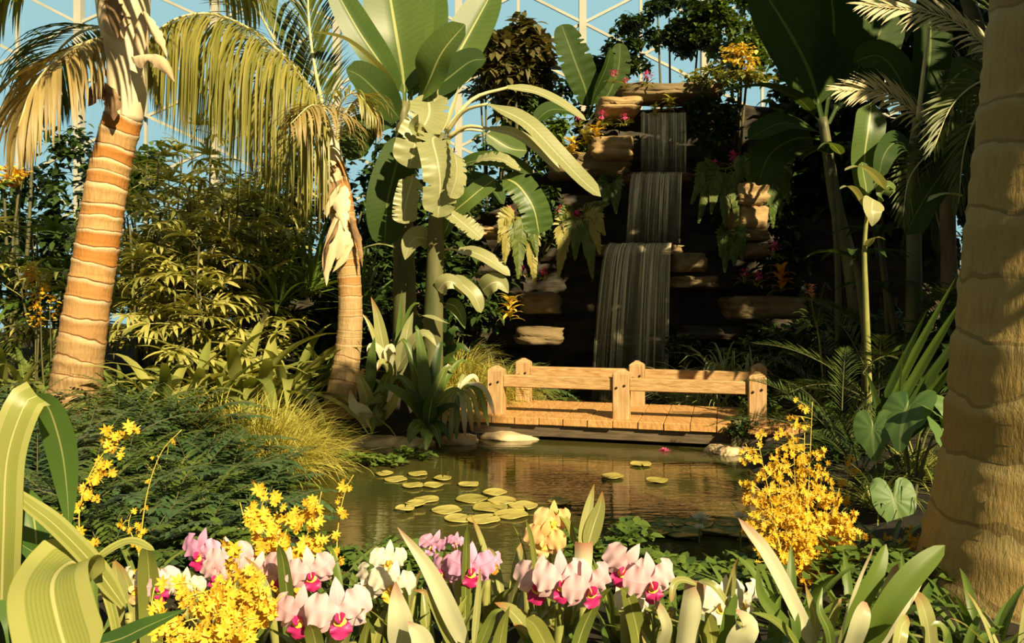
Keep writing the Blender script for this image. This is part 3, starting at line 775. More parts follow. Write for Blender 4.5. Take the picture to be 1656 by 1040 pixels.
D = 7.6; b = P(118, 690, D)
t = thing('ringed_palm', 'thick orange-brown palm trunk with pale leaf scars leaning right at left', 'palm', (b[0], b[1], gz(b[0], b[1])), 'palms')
mb = MB(); ringed(mb, [(114,716,92,D),(118,660,80,D),(126,600,74,D),(140,500,68,D),(152,430,66,D),(160,380,65,D),(171,310,63,D),(183,250,60,D),(200,188,58,D)], 21); part('trunk', mb, M['ring'], t)
mb = MB(); tube(mb, [P(199,196,D), P(205,150,D), P(206,105,D), P(203,60,D), P(200,20,D), P(196,-40,D), P(190,-110,D)], [q*D/F/2 for q in (58,60,62,76,84,70,54)], n=20, sub=30, noise_amp=.006); part('crownshaft', mb, M['crownshaft'], t)
def sheath(root, pts, w, mat='sheath', face='c', pr='lance', nm='dried_sheath', **kw):
    o = dict(n=16, m=4, fold=.05, curl=.45, wave=.12, tear=.25); o.update(kw); return leafpx(root, pts, w, mat, face, pr, nm, **o)
d = D-.26
sheath(t, [(232,18,d),(244,40,d),(258,62,d-.05),(270,92,d-.05)], 9)
sheath(t, [(212,92,d),(238,88,d-.1),(262,94,d-.18),(282,132,d-.15)], 17, face='cu', curl=1.1)
sheath(t, [(186,150,d+.05),(166,134,d),(150,140,d-.05),(142,172,d-.05)], 20, 'husk', face='cu', curl=1.2)
sheath(t, [(176,140,d),(180,165,d-.05),(184,195,d-.05)], 14, 'husk')
sheath(t, [(168,0,d),(176,30,d-.08),(190,62,d-.1)], 22, 'husk', face='l', curl=.9)
sheath(t, [(185,-20,d),(180,30,d-.06),(200,62,d-.06)], 26, 'sheath', curl=.9)
sheath(t, [(228,20,d),(224,60,d-.02),(232,100,d)], 10, 'sheath', curl=.9)
dp = {'sub': 0}
K = dict(droop=1.3, sweep=.5, rows=7, shape='palm')
fm, rm = M['palm'], M['stem_pale']
frond(t, [P(190,60,D),P(150,66,D-.2),P(100,90,D-.5),P(55,140,D-.7),P(30,205,D-.8)], 46, 1.0, .020, M['palm_dry'], rm, .022, **K)
frond(t, [P(186,40,D+.1),P(130,52,D+.4),P(85,95,D+.7),P(62,160,D+.9)], 40, .9, .020, M['palm_dark'], rm, .02, **K)
frond(t, [P(185,-60,D),P(120,-90,D-.2),P(40,-70,D-.4),P(-40,10,D-.5)], 46, 1.0, .020, fm, rm, .022, **K)
frond(t, [P(200,-60,D),P(260,-110,D+.2),P(340,-90,D+.6),P(410,-10,D+.9)], 46, 1.0, .020, fm, rm, .022, **K)
frond(t, [P(205,-60,D),P(240,-160,D+.6),P(300,-190,D+1.2),P(380,-130,D+1.8)], 46, 1.0, .020, fm, rm, .022, **K)
frond(t, [P(195,-60,D),P(190,-180,D-.6),P(170,-220,D-1.2),P(120,-180,D-1.8)], 46, 1.0, .020, fm, rm, .022, **K)

D = 8.6; b = P(552, 665, D)
t = thing('ringed_palm', 'slimmer bent palm with ragged dry sheaths and drooping golden fronds beside the pond', 'palm', (b[0], b[1], gz(b[0], b[1])), 'palms')
mb = MB(); ringed(mb, [(546,672,58,D),(552,640,50,D),(560,590,43,D),(566,530,40,D),(566,470,37,D),(561,410,38,D),(556,360,40,D),(549,310,38,D),(541,262,30,D)], 24, n=20); part('trunk', mb, M['ring2'], t)
mb = MB(); tube(mb, [P(542,280,D), P(536,240,D), P(520,200,D), P(508,165,D)], [.11, .10, .075, .04], n=14, sub=20, noise_amp=.02); part('crownshaft', mb, M['crownshaft'], t)
d = D-.16
for pts, w_, m_, f_ in (([(548,270,d),(536,300,d-.05),(530,330,d-.05),(528,352,d-.04)], 12, 'sheath', 'c'), ([(556,330,d),(545,370,d-.04),(530,420,d-.08),(528,462,d-.08)], 13, 'sheath', 'c'),
    ([(548,350,d),(536,380,d-.08),(526,400,d-.1),(524,440,d-.1)], 9, 'husk', 'l'), ([(566,350,d),(576,375,d-.04),(582,400,d-.05),(586,432,d-.04)], 6, 'husk', 'c'),
    ([(545,262,d),(522,258,d-.1),(508,250,d-.15)], 8, 'sheath', 'cu'), ([(545,275,d),(520,268,d-.12),(500,285,d-.2)], 9, 'husk', 'cu'), ([(558,300,d),(552,330,d-.03),(558,372,d-.03)], 14, 'crownshaft', 'c'),
    ([(560,370,d),(552,392,d-.04),(545,420,d-.04)], 16, 'sheath', 'c'), ([(552,290,d),(530,305,d-.1),(522,340,d-.15)], 8, 'husk', 'c'), ([(570,385,d),(560,410,d-.03),(538,440,d-.06)], 7, 'sheath', 'c')):
    sheath(t, pts, w_, m_, f_)
# the big arching frond that hangs over the middle, and the upright one behind it
frond(t, [P(543,255,D),P(520,180,D-.05),P(480,115,D-.15),P(420,58,D-.3),P(350,24,D-.5),P(290,28,D-.7),P(248,55,D-.8)], 150, 1.85, .013, M['palm'], rm, .028, droop=2.6, dpow=.75, sweep=.3, lift=-.1, rows=10, shape='palm', start=.16)
frond(t, [P(538,240,D),P(505,165,D+.3),P(455,85,D+.7),P(405,-5,D+1.0),P(360,-70,D+1.3)], 60, .95, .022, M['palm_dark'], rm, .024, droop=.7, sweep=.75, rows=6, start=.2, ref=(0, -1, .2))
frond(t, [P(540,235,D),P(515,140,D+.3),P(500,40,D+.6),P(498,-60,D+.9)], 60, .85, .022, M['palm_dark'], rm, .024, droop=.4, sweep=.9, rows=6, start=.15, ref=(0, -1, .2))
frond(t, [P(545,240,D),P(560,180,D+.1),P(590,160,D+.2),P(612,200,D+.25)], 34, .55, .014, M['palm_dry'], rm, .014, droop=1.5, sweep=.4, rows=7)
frond(t, [P(545,240,D),P(548,175,D-.2),P(575,150,D-.3),P(604,185,D-.35)], 34, .5, .014, M['palm'], rm, .014, droop=1.5, sweep=.4, rows=7)
frond(t, [P(543,245,D),P(530,190,D-.5),P(505,170,D-1.0),P(470,200,D-1.3)], 34, .6, .016, M['palm_dry'], rm, .014, droop=1.5, sweep=.4, rows=7)

# near trunk at the right edge of the path
D = 3.3; b = P(1668, 1120, D)
t = thing('ringed_palm', 'massive shaded grey-brown palm trunk close at the right edge', 'palm', (b[0], b[1], gz(b[0], b[1])), 'palms')
mb = MB(); ringed(mb, [(1672,1180,440,D),(1672,1080,400,D),(1676,980,372,D),(1680,880,335,D),(1688,760,298,D),(1692,650,286,D),(1700,520,272,D),(1708,350,256,D),(1716,180,236,D),(1724,0,216,D),(1730,-200,205,D),(1735,-420,195,D)], 15, n=36, bulge=.02); part('trunk', mb, M['ring3'], t)
top = P(1742, -700, D)
mb = MB(); tube(mb, [P(1735,-410,D), (P(1735,-410,D)+top)/2, top], [.25, .26, .16], n=20); part('crownshaft', mb, M['crownshaft'], t)
for i in range(7):
    a = -2.8+i*.32; frond(t, arc(top, a, 1.0, 1.7, 1.9, n=12), 44, .75, .022, M['palm_dark'], rm, .028, droop=1.2, sweep=.5, rows=5)
# ------------------------------------------------------------------ bananas in the middle
TR = dict(n=60, tear=.13, wave=.04)     # wind-torn edges
D = 9.5
banana('banana_plant', 'tall banana with broad upright green leaves against the glass above the middle of the garden', 'banana plant',
 [(655,520,D),(652,350,D),(650,210,D),(655,165,D)], [.17,.14,.11,.06], [
 ([(655,180,D),(652,125,D-.05),(640,50,D-.1),(620,-70,D+.1)], 46, 'banana', 'c'),
 ([(658,175,D),(668,110,D+.1),(676,30,D+.2),(670,-60,D+.3)], 26, 'banana', 'c'),
 ([(662,178,D),(672,120,D+.25),(692,50,D+.4),(700,-40,D+.5)], 32, 'banana', 'c'),
 ([(664,190,D),(690,140,D-.3),(715,85,D-.5),(752,40,D-.6)], 40, 'banana', 'cu', 'banana', 'leaf', None),
 ([(668,190,D+.1),(705,150,D+.3),(745,80,D+.5),(800,-20,D+.7)], 36, 'banana', 'c'),
 ([(655,175,D),(620,110,D-.2),(580,50,D-.3),(535,-30,D-.3)], 26, 'banana', 'c'),
 ([(650,170,D),(610,110,D-.4),(560,66,D-.6),(508,52,D-.7)], 15, 'banana_pale', 'u'),
 ([(652,200,D),(620,160,D-.4),(585,125,D-.6),(560,112,D-.7)], 30, 'banana_dark', 'c'),
 ([(648,215,D),(615,200,D-.3),(585,215,D-.5),(565,260,D-.6)], 30, 'banana_dark', 'cu'),
 ([(672,160,D+.2),(720,130,D+.2),(760,100,D+.2),(786,96,D+.2)], 26, 'banana_dark', 'c'),
 ([(655,200,D-.1),(640,270,D-.3),(626,330,D-.4),(622,400,D-.35)], 34, 'banana_dark', 'c'),
 ([(690,150,D-.3),(694,185,D-.6),(674,225,D-.8),(662,272,D-.82)], 31, 'banana_pale', 'c', 'blunt', 'leaf', None, TR),
 ([(668,282,D-.7),(664,300,D-.7),(656,330,D-.72),(654,362,D-.72)], 20, 'banana_pale', 'c', 'blunt', 'leaf', None, TR),
])
D = 8.9
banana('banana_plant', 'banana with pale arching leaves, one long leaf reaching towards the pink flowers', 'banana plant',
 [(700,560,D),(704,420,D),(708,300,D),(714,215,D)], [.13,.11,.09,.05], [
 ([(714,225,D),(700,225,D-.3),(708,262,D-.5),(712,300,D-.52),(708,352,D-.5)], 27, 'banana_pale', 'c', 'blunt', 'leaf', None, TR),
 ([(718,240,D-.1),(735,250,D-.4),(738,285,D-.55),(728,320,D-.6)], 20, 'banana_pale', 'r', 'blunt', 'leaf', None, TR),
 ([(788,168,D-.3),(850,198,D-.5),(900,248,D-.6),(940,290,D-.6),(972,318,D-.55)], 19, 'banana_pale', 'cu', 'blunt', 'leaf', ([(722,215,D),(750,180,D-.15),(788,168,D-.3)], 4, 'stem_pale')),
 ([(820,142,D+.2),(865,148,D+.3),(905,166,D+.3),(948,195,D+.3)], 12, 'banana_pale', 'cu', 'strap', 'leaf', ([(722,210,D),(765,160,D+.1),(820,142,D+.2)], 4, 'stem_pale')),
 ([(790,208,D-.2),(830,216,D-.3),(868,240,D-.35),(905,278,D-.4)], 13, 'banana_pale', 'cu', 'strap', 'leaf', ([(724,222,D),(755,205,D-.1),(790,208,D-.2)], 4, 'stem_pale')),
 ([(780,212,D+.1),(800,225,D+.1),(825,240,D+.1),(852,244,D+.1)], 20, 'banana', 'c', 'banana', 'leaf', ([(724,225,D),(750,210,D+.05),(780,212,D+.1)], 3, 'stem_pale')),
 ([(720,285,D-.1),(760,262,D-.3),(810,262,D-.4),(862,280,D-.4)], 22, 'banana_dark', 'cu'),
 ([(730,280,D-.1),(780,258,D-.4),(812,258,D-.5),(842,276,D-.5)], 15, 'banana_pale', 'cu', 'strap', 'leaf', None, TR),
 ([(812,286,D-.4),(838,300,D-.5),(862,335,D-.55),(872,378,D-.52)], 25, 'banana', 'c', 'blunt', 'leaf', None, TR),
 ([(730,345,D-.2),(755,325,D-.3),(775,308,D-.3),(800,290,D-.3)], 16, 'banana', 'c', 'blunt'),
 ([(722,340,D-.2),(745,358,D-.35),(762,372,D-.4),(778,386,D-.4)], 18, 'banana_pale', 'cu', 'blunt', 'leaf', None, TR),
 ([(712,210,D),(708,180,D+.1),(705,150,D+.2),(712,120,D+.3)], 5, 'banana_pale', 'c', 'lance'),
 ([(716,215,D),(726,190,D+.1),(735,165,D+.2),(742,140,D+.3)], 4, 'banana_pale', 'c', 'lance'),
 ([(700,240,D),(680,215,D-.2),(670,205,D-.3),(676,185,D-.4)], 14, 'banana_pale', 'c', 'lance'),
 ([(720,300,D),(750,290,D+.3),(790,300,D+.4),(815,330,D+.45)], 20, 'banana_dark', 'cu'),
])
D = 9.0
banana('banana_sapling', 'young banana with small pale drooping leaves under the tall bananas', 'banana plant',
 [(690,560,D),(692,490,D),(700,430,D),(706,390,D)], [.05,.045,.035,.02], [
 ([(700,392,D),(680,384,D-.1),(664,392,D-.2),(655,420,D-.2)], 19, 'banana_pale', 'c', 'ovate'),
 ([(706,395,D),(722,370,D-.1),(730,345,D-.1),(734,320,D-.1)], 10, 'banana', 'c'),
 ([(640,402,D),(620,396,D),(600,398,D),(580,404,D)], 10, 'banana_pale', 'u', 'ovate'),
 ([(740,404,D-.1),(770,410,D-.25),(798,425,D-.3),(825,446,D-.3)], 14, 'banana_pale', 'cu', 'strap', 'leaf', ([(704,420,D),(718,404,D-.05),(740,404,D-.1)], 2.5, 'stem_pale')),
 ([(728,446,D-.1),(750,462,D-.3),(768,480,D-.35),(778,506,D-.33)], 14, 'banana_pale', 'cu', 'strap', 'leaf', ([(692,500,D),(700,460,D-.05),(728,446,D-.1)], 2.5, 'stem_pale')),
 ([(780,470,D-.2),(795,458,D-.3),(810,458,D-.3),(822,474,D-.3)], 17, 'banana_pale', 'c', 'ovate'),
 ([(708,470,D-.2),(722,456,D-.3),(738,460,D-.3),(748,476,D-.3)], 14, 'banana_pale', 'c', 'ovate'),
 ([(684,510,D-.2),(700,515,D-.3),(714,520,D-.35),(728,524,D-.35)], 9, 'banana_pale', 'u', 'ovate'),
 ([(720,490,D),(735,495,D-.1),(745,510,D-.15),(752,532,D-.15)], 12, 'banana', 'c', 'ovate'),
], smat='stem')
D = 12.8
banana('banana_plant', 'distant banana with two dark upright leaves left of the waterfall top', 'banana plant',
 [(958,330,13.4),(950,210,13.4)], [.14,.08], [
 ([(950,190,13.4),(948,150,13.3),(930,100,13.2),(908,40,13.2)], 28, 'banana_dark', 'c', 'banana', 'leaf', None, TR),
 ([(955,190,13.4),(985,150,13.3),(1000,110,13.3),(1003,70,13.3)], 20, 'banana_dark', 'c', 'banana', 'leaf', None, TR),
 ([(950,190,13.4),(962,150,13.2),(980,110,13.1),(988,78,13.1)], 16, 'banana_dark', 'r'),
 ([(945,195,13.4),(920,180,13.2),(890,178,13.1),(866,196,13.0)], 18, 'banana_dark', 'cu'),
 ([(955,195,13.4),(985,180,13.2),(1010,170,13.1),(1025,180,13.0)], 14, 'banana_dark', 'cu'),
])
# ------------------------------------------------------------------ shaded bananas and stems on the right
D = 10.6
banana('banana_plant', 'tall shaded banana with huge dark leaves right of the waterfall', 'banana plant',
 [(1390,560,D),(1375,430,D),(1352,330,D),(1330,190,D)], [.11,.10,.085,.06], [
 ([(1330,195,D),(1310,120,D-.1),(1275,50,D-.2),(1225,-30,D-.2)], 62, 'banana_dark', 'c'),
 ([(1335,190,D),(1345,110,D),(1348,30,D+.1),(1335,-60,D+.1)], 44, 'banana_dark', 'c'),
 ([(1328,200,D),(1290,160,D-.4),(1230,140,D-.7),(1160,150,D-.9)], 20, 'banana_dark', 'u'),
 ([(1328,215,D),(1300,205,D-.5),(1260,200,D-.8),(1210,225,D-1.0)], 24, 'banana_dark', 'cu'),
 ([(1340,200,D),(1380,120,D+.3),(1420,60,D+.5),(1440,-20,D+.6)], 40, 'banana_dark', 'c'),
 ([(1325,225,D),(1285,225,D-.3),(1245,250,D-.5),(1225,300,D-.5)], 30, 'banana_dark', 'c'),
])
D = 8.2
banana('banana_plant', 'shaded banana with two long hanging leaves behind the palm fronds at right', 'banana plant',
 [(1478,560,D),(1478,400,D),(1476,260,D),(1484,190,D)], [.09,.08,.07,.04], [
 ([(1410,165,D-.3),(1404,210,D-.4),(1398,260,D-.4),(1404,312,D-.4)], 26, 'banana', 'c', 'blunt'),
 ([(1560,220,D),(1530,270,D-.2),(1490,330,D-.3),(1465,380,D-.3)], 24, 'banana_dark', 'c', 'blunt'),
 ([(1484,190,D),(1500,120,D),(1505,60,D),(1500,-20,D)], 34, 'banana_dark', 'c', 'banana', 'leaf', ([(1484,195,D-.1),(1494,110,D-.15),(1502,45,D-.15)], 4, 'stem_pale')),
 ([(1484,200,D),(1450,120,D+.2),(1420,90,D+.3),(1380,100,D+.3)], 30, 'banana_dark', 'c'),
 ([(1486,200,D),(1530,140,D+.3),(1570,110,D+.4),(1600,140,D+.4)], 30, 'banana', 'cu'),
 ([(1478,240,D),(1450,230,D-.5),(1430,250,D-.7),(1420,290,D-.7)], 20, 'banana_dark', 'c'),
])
D = 7.4
banana('bird_of_paradise_plant', 'slim plant with small bright paddle leaves catching light right of the stacked stones', 'plant',
 [(1404,600,D),(1400,480,D),(1398,400,D),(1404,330,D)], [.035,.03,.025,.015], [
 ([(1432,308,D-.1),(1412,282,D-.2),(1390,270,D-.25),(1366,276,D-.25)], 12, 'banana_pale', 'u', 'blunt'),
 ([(1400,340,D-.1),(1385,312,D-.15),(1372,302,D-.2),(1358,306,D-.2)], 9, 'banana_pale', 'u', 'blunt'),
 ([(1412,322,D-.1),(1410,338,D-.2),(1412,352,D-.22),(1410,366,D-.2)], 19, 'banana_pale', 'c', 'ovate'),
 ([(1402,325,D),(1400,300,D),(1396,280,D),(1394,262,D)], 12, 'banana', 'c'),
 ([(1418,330,D),(1428,310,D-.1),(1438,300,D-.1),(1446,310,D-.1)], 12, 'banana', 'cu'),
 ([(1402,400,D),(1410,388,D-.1),(1422,384,D-.15),(1432,388,D-.15)], 7, 'banana_pale', 'u', 'ovate'),
 ([(1360,250,D),(1348,236,D-.1),(1335,232,D-.1),(1322,242,D-.1)], 11, 'banana', 'u', 'ovate'),
 ([(1500,326,D-.2),(1515,318,D-.2),(1535,314,D-.2),(1556,318,D-.2)], 11, 'banana_pale', 'u', 'blunt'),
], smat='stem')

# ------------------------------------------------------------------ two feather palms at upper right
def feather_palm(label, crown, foot, fr, mats):
    f0 = P(*foot); t = thing('feather_palm', label, 'palm', (f0[0], f0[1], gz(f0[0], f0[1])), 'feather palms of the right bank')
    mb = MB(); tube(mb, [(f0[0], f0[1], gz(f0[0], f0[1])-.05), P(*crown)], [.09, .07], n=10, sub=10, noise_amp=.03); part('trunk', mb, M['bark'], t)
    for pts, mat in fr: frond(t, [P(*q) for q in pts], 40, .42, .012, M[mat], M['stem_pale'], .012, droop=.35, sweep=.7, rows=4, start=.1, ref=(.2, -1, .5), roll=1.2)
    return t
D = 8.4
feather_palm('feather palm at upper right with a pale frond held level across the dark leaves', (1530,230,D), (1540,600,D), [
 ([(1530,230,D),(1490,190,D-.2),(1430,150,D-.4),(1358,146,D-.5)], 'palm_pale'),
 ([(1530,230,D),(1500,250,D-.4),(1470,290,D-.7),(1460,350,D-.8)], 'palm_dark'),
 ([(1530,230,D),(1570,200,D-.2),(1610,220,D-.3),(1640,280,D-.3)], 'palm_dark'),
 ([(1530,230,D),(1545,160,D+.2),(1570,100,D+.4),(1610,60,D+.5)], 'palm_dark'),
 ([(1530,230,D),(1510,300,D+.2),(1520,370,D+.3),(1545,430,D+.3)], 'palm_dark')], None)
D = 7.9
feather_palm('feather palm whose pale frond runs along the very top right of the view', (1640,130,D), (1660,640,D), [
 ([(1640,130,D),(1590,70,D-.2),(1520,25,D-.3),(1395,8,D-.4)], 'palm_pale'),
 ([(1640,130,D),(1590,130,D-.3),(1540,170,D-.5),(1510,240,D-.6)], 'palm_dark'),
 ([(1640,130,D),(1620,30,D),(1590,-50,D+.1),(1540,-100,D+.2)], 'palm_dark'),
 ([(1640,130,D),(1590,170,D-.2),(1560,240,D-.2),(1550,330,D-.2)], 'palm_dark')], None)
# ------------------------------------------------------------------ trees and shrubs behind
TREES = 'trees by the far glass wall'
def S(label, px, py, D, r, n, L, W, mat, nm='broadleaf_tree', cat='tree', grp=TREES, **kw):
    return shrub(nm, label, cat, P(px, py, D), r, n, L, W, mat, group=grp, **kw)
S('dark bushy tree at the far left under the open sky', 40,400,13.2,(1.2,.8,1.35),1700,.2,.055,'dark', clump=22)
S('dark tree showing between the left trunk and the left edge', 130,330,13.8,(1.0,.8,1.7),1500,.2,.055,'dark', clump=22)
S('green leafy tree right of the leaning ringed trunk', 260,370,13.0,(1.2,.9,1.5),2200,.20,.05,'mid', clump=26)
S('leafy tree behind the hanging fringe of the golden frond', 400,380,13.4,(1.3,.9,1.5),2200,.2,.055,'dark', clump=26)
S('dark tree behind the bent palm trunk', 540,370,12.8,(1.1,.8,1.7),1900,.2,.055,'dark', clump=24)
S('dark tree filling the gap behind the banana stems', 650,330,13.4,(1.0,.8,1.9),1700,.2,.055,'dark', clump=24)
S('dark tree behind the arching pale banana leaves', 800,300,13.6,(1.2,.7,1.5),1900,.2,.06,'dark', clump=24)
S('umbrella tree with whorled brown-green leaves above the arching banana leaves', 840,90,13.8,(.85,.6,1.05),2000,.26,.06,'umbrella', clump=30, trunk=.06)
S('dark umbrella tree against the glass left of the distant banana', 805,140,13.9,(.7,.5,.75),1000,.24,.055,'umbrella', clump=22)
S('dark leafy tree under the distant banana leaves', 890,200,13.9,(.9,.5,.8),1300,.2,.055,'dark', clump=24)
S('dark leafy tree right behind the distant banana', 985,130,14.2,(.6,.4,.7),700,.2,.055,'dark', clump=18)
S('thin small-leaved tree against the sky at the left edge', 30,150,12.4,(.5,.4,1.0),260,.11,.03,'dark', clump=12)
S('shrub of yellow blooms at the left edge above the dark trees', 20,285,11.8,(.42,.3,.22),300,.09,.035,'yellow', nm='flowering_shrub', cat='shrub', clump=10)
S('vine-draped tree with tiny leaves hanging over the waterfall top', 1090,35,13.6,(1.2,.6,.75),3800,.12,.04,'dark', clump=60)
S('tiny-leaved tree at the top edge left of the huge dark banana leaves', 1185,60,13.2,(.8,.6,1.0),2600,.12,.04,'mid', clump=40)
S('low leafy bush along the cap stone right of the waterfall', 1170,130,12.7,(.75,.4,.3),800,.12,.035,'olive', nm='bush', cat='shrub', grp='plants on the rock face', clump=14, base=P(1170,150,13.0))
S('yellow flowering bush over the rock right of the waterfall top', 1195,92,12.5,(.35,.3,.22),220,.10,.03,'croton', nm='bush', cat='shrub', grp='plants on the rock face', clump=10, base=P(1195,120,13.0))
SH = 'dense trees shading the right bank'
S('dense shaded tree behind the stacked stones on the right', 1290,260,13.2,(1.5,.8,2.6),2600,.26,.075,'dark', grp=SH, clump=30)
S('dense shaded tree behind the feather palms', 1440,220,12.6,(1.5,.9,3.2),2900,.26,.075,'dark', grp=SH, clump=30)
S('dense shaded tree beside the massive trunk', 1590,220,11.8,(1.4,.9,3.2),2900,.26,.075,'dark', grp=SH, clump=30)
for i, (c, r, n) in enumerate([((6.3,4.9,4.2),(1.1,1.3,3.4),2600),((6.6,7.4,4.6),(1.0,1.2,3.8),2600),((4.75,8.9,6.5),(1.35,1.6,.9),1500),((4.5,6.6,6.2),(1.1,1.2,.7),620),((6.9,10.2,5.4),(1.0,1.0,3.6),2200)]):  # trees and crowns added, mostly out of view, to shade bank and waterfall
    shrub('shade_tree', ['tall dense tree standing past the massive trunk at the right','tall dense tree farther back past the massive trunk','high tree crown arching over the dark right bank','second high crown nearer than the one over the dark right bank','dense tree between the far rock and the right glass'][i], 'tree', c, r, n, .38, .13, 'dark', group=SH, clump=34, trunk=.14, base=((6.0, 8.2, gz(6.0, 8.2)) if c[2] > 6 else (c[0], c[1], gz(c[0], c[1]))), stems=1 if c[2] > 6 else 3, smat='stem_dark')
shrub('shade_tree', 'broad-leaved tree beside the path that dapples the massive trunk', 'tree', (3.2,1.95,2.9), (.45,.5,2.1), 1000, .30, .11, 'mid', group=SH, clump=22, trunk=.07, base=(3.25,1.9,gz(3.25,1.9)), smat='bark')  # unseen tree added to throw dappled shade on the near trunk

# dim planting low on the right bank
LOW = 'low plants of the right bank'
for px, py, D, r, n, L, W, mat, lab in [
 (1260,600,9.8,(.55,.4,.38),700,.13,.035,'dark','dark leafy shrub above the right bridge post'),
 (1330,560,10.4,(.8,.5,.6),900,.2,.04,'dark','dark shrub under the coral flower spike'),
 (1450,560,9.6,(.8,.5,.9),1000,.24,.05,'dark','dark shrub among the slim stems at right'),
 (1195,690,7.9,(.18,.16,.16),420,.055,.02,'dark','tiny-leaved dark shrub covering the right end of the bridge'),
 (1230,660,8.5,(.25,.2,.28),420,.09,.022,'mid','small dark shrub right of the bridge end'),
 (1180,585,10.6,(.45,.35,.25),500,.12,.03,'mid','leafy shrub behind the right bridge rail'),
 (1110,560,11.2,(.35,.3,.25),380,.12,.03,'dark','dark shrub at the foot of the lowest cascade'),
 (1240,560,11.0,(.6,.4,.35),600,.14,.035,'dark','dark shrub below the long brown ledge stone'),
 (1560,600,7.6,(.7,.5,1.2),1100,.26,.055,'dark','dark shrub beside the massive trunk behind the long green straps'),
 (1370,720,6.6,(.45,.35,.4),600,.16,.035,'dark','dark shrub behind the heap of yellow orchids')]:
    shrub('shrub', lab, 'shrub', P(px, py, D), r, n, L, W, mat, group=LOW, clump=12)

# ------------------------------------------------------------------ left bank
TL = rosette('strap_leaf_plant', '', 'plant', 19, .95, .046, M['olive'], el=(.25, 1.35), droop=(1.0, 1.9), pr='lance', group='strap-leaved clumps of the left bank', spread=.07)
TL2 = rosette('strap_leaf_plant', '', 'plant', 20, .95, .030, M['strap'], el=(.3, 1.4), droop=(.9, 1.7), pr='lance', group='strap-leaved clumps of the left bank', spread=.06)
for px, D, sc, p_, lab in [
 (425,8.5,1.6,TL,'big arching strap-leaf clump left of the bent trunk'),(385,8.6,1.7,TL,'strap-leaf clump half behind the big one left of the bent trunk'),(468,9.0,1.5,TL,'strap-leaf clump tucked against the bent trunk'),
 (268,7.7,1.35,TL,'pale strap-leaf clump just right of the leaning ringed trunk'),(318,8.0,1.35,TL,'strap-leaf clump between the ringed trunk and the fine grass'),(200,8.3,1.0,TL2,'strap-leaf clump behind the foot of the leaning trunk'),
 (45,8.3,1.35,TL2,'strap-leaf clump at the left edge beside the leaning trunk'),(5,8.3,1.5,TL,'strap-leaf clump cut by the left edge'),(75,8.6,1.2,TL,'tall strap-leaf clump behind the one at the left edge'),
 (340,8.7,1.4,TL,'strap-leaf clump in the gap under the lady palms'),(520,9.6,1.2,TL2,'dark strap-leaf clump behind the bent trunk')]:
    place(p_, G(px, D), lab, sc=sc)
DR = rosette('dracaena', '', 'plant', 34, 1.0, .020, M['mid'], el=(.0, 1.5), droop=(.2, .7), pr='lance', group='spiky dracaenas of the left bank', spread=.03, z0=.75)
for px, D, sc, lab in [(450,9.7,1.25,'spiky dracaena with long narrow leaves left of the bent trunk'),(500,10.1,1.4,'taller spiky dracaena close behind the bent trunk'),(395,10.3,1.25,'spiky dracaena behind the lady palms'),(585,10.2,1.1,'spiky dracaena right of the bent trunk')]:
    o = place(DR, G(px, D), lab, sc=sc)
for px, D, h, ns, nf, dark, lab in [
 (330,10.0,2.5,7,10,False,'tallest lady palm with golden fan leaves under the hanging frond'),(265,9.7,2.3,6,9,False,'lady palm right beside the leaning ringed trunk'),(385,9.8,2.1,6,9,False,'lady palm left of the spiky dracaenas'),
 (300,9.0,1.6,6,8,False,'short lady palm in front of the tall ones'),(225,9.3,2.0,5,9,False,'lady palm half hidden by the leaning trunk'),(360,9.2,1.5,5,8,False,'short lady palm over the big strap-leaf clump'),
 (240,10.8,3.0,7,12,False,'tall lady palm behind the leaning trunk'),(340,11.2,3.2,8,12,False,'tall lady palm at the back of the group'),(430,11.0,2.8,8,12,False,'lady palm behind the dracaenas'),
 (60,10.2,2.2,6,9,True,'dark lady palm at the left edge behind the fern'),(110,9.6,1.7,5,8,False,'lady palm left of the leaning trunk')]:
    o = lady_palm(lab, h, ns, nf, dark, .5); o.location = G(px, D)
# feathery fronds at the far left, golden clusters

def cyc(label, grp, n=11, L=1.25, mat='cycad', LL=.24, nl=32, W=.010, el=(.15, 1.3), droop=(.7, 1.2), z0=.1):
    t = thing('cycad', label, 'cycad', (0, 0, 0), grp)
    for i in range(n):
        a = i*2.4+R.uniform(-.25, .25); q = (i+.5)/n
        frond(t, arc((0, 0, z0), a, el[1]+(el[0]-el[1])*q, L*R.uniform(.85, 1.1), R.uniform(*droop)), nl, LL, W, M[mat], M['stem_dark'], .008, droop=.25, sweep=.5, rows=3, shape='cycad', start=.15, lift=.25)
    return t
C1 = cyc('', 'cycads')
place(C1, G(30,8.8), 'cycad with dark comb-like fronds at the far left', sc=1.25)
place(C1, G(1360,6.6), 'big dark cycad spreading behind the heap of yellow orchids', sc=.85)
place(C1, G(1335,8.6), 'dark cycad right of the bridge end', sc=.8)
place(C1, G(1420,7.6), 'dark cycad under the slim stems at right', sc=1.1)
place(C1, G(1500,8.0), 'tall dark cycad left of the massive trunk', sc=1.5)
place(C1, G(1390,5.6), 'low dark cycad beside the elephant ears', sc=.75)
place(C1, G(1290,10.2), 'small dark cycad beyond the bridge', sc=.8)
for px, py, D, n, lab in [(60,455,8.4,150,'small golden flower cluster left of the leaning trunk'),(75,500,8.2,110,'lower golden flower cluster left of the leaning trunk')]:
    shrub('flowering_shrub', lab, 'shrub', P(px, py, D), (.16,.12,.22), n, .05, .018, 'amber', group='golden clusters of the left bank', clump=6, stems=2, trunk=.012)

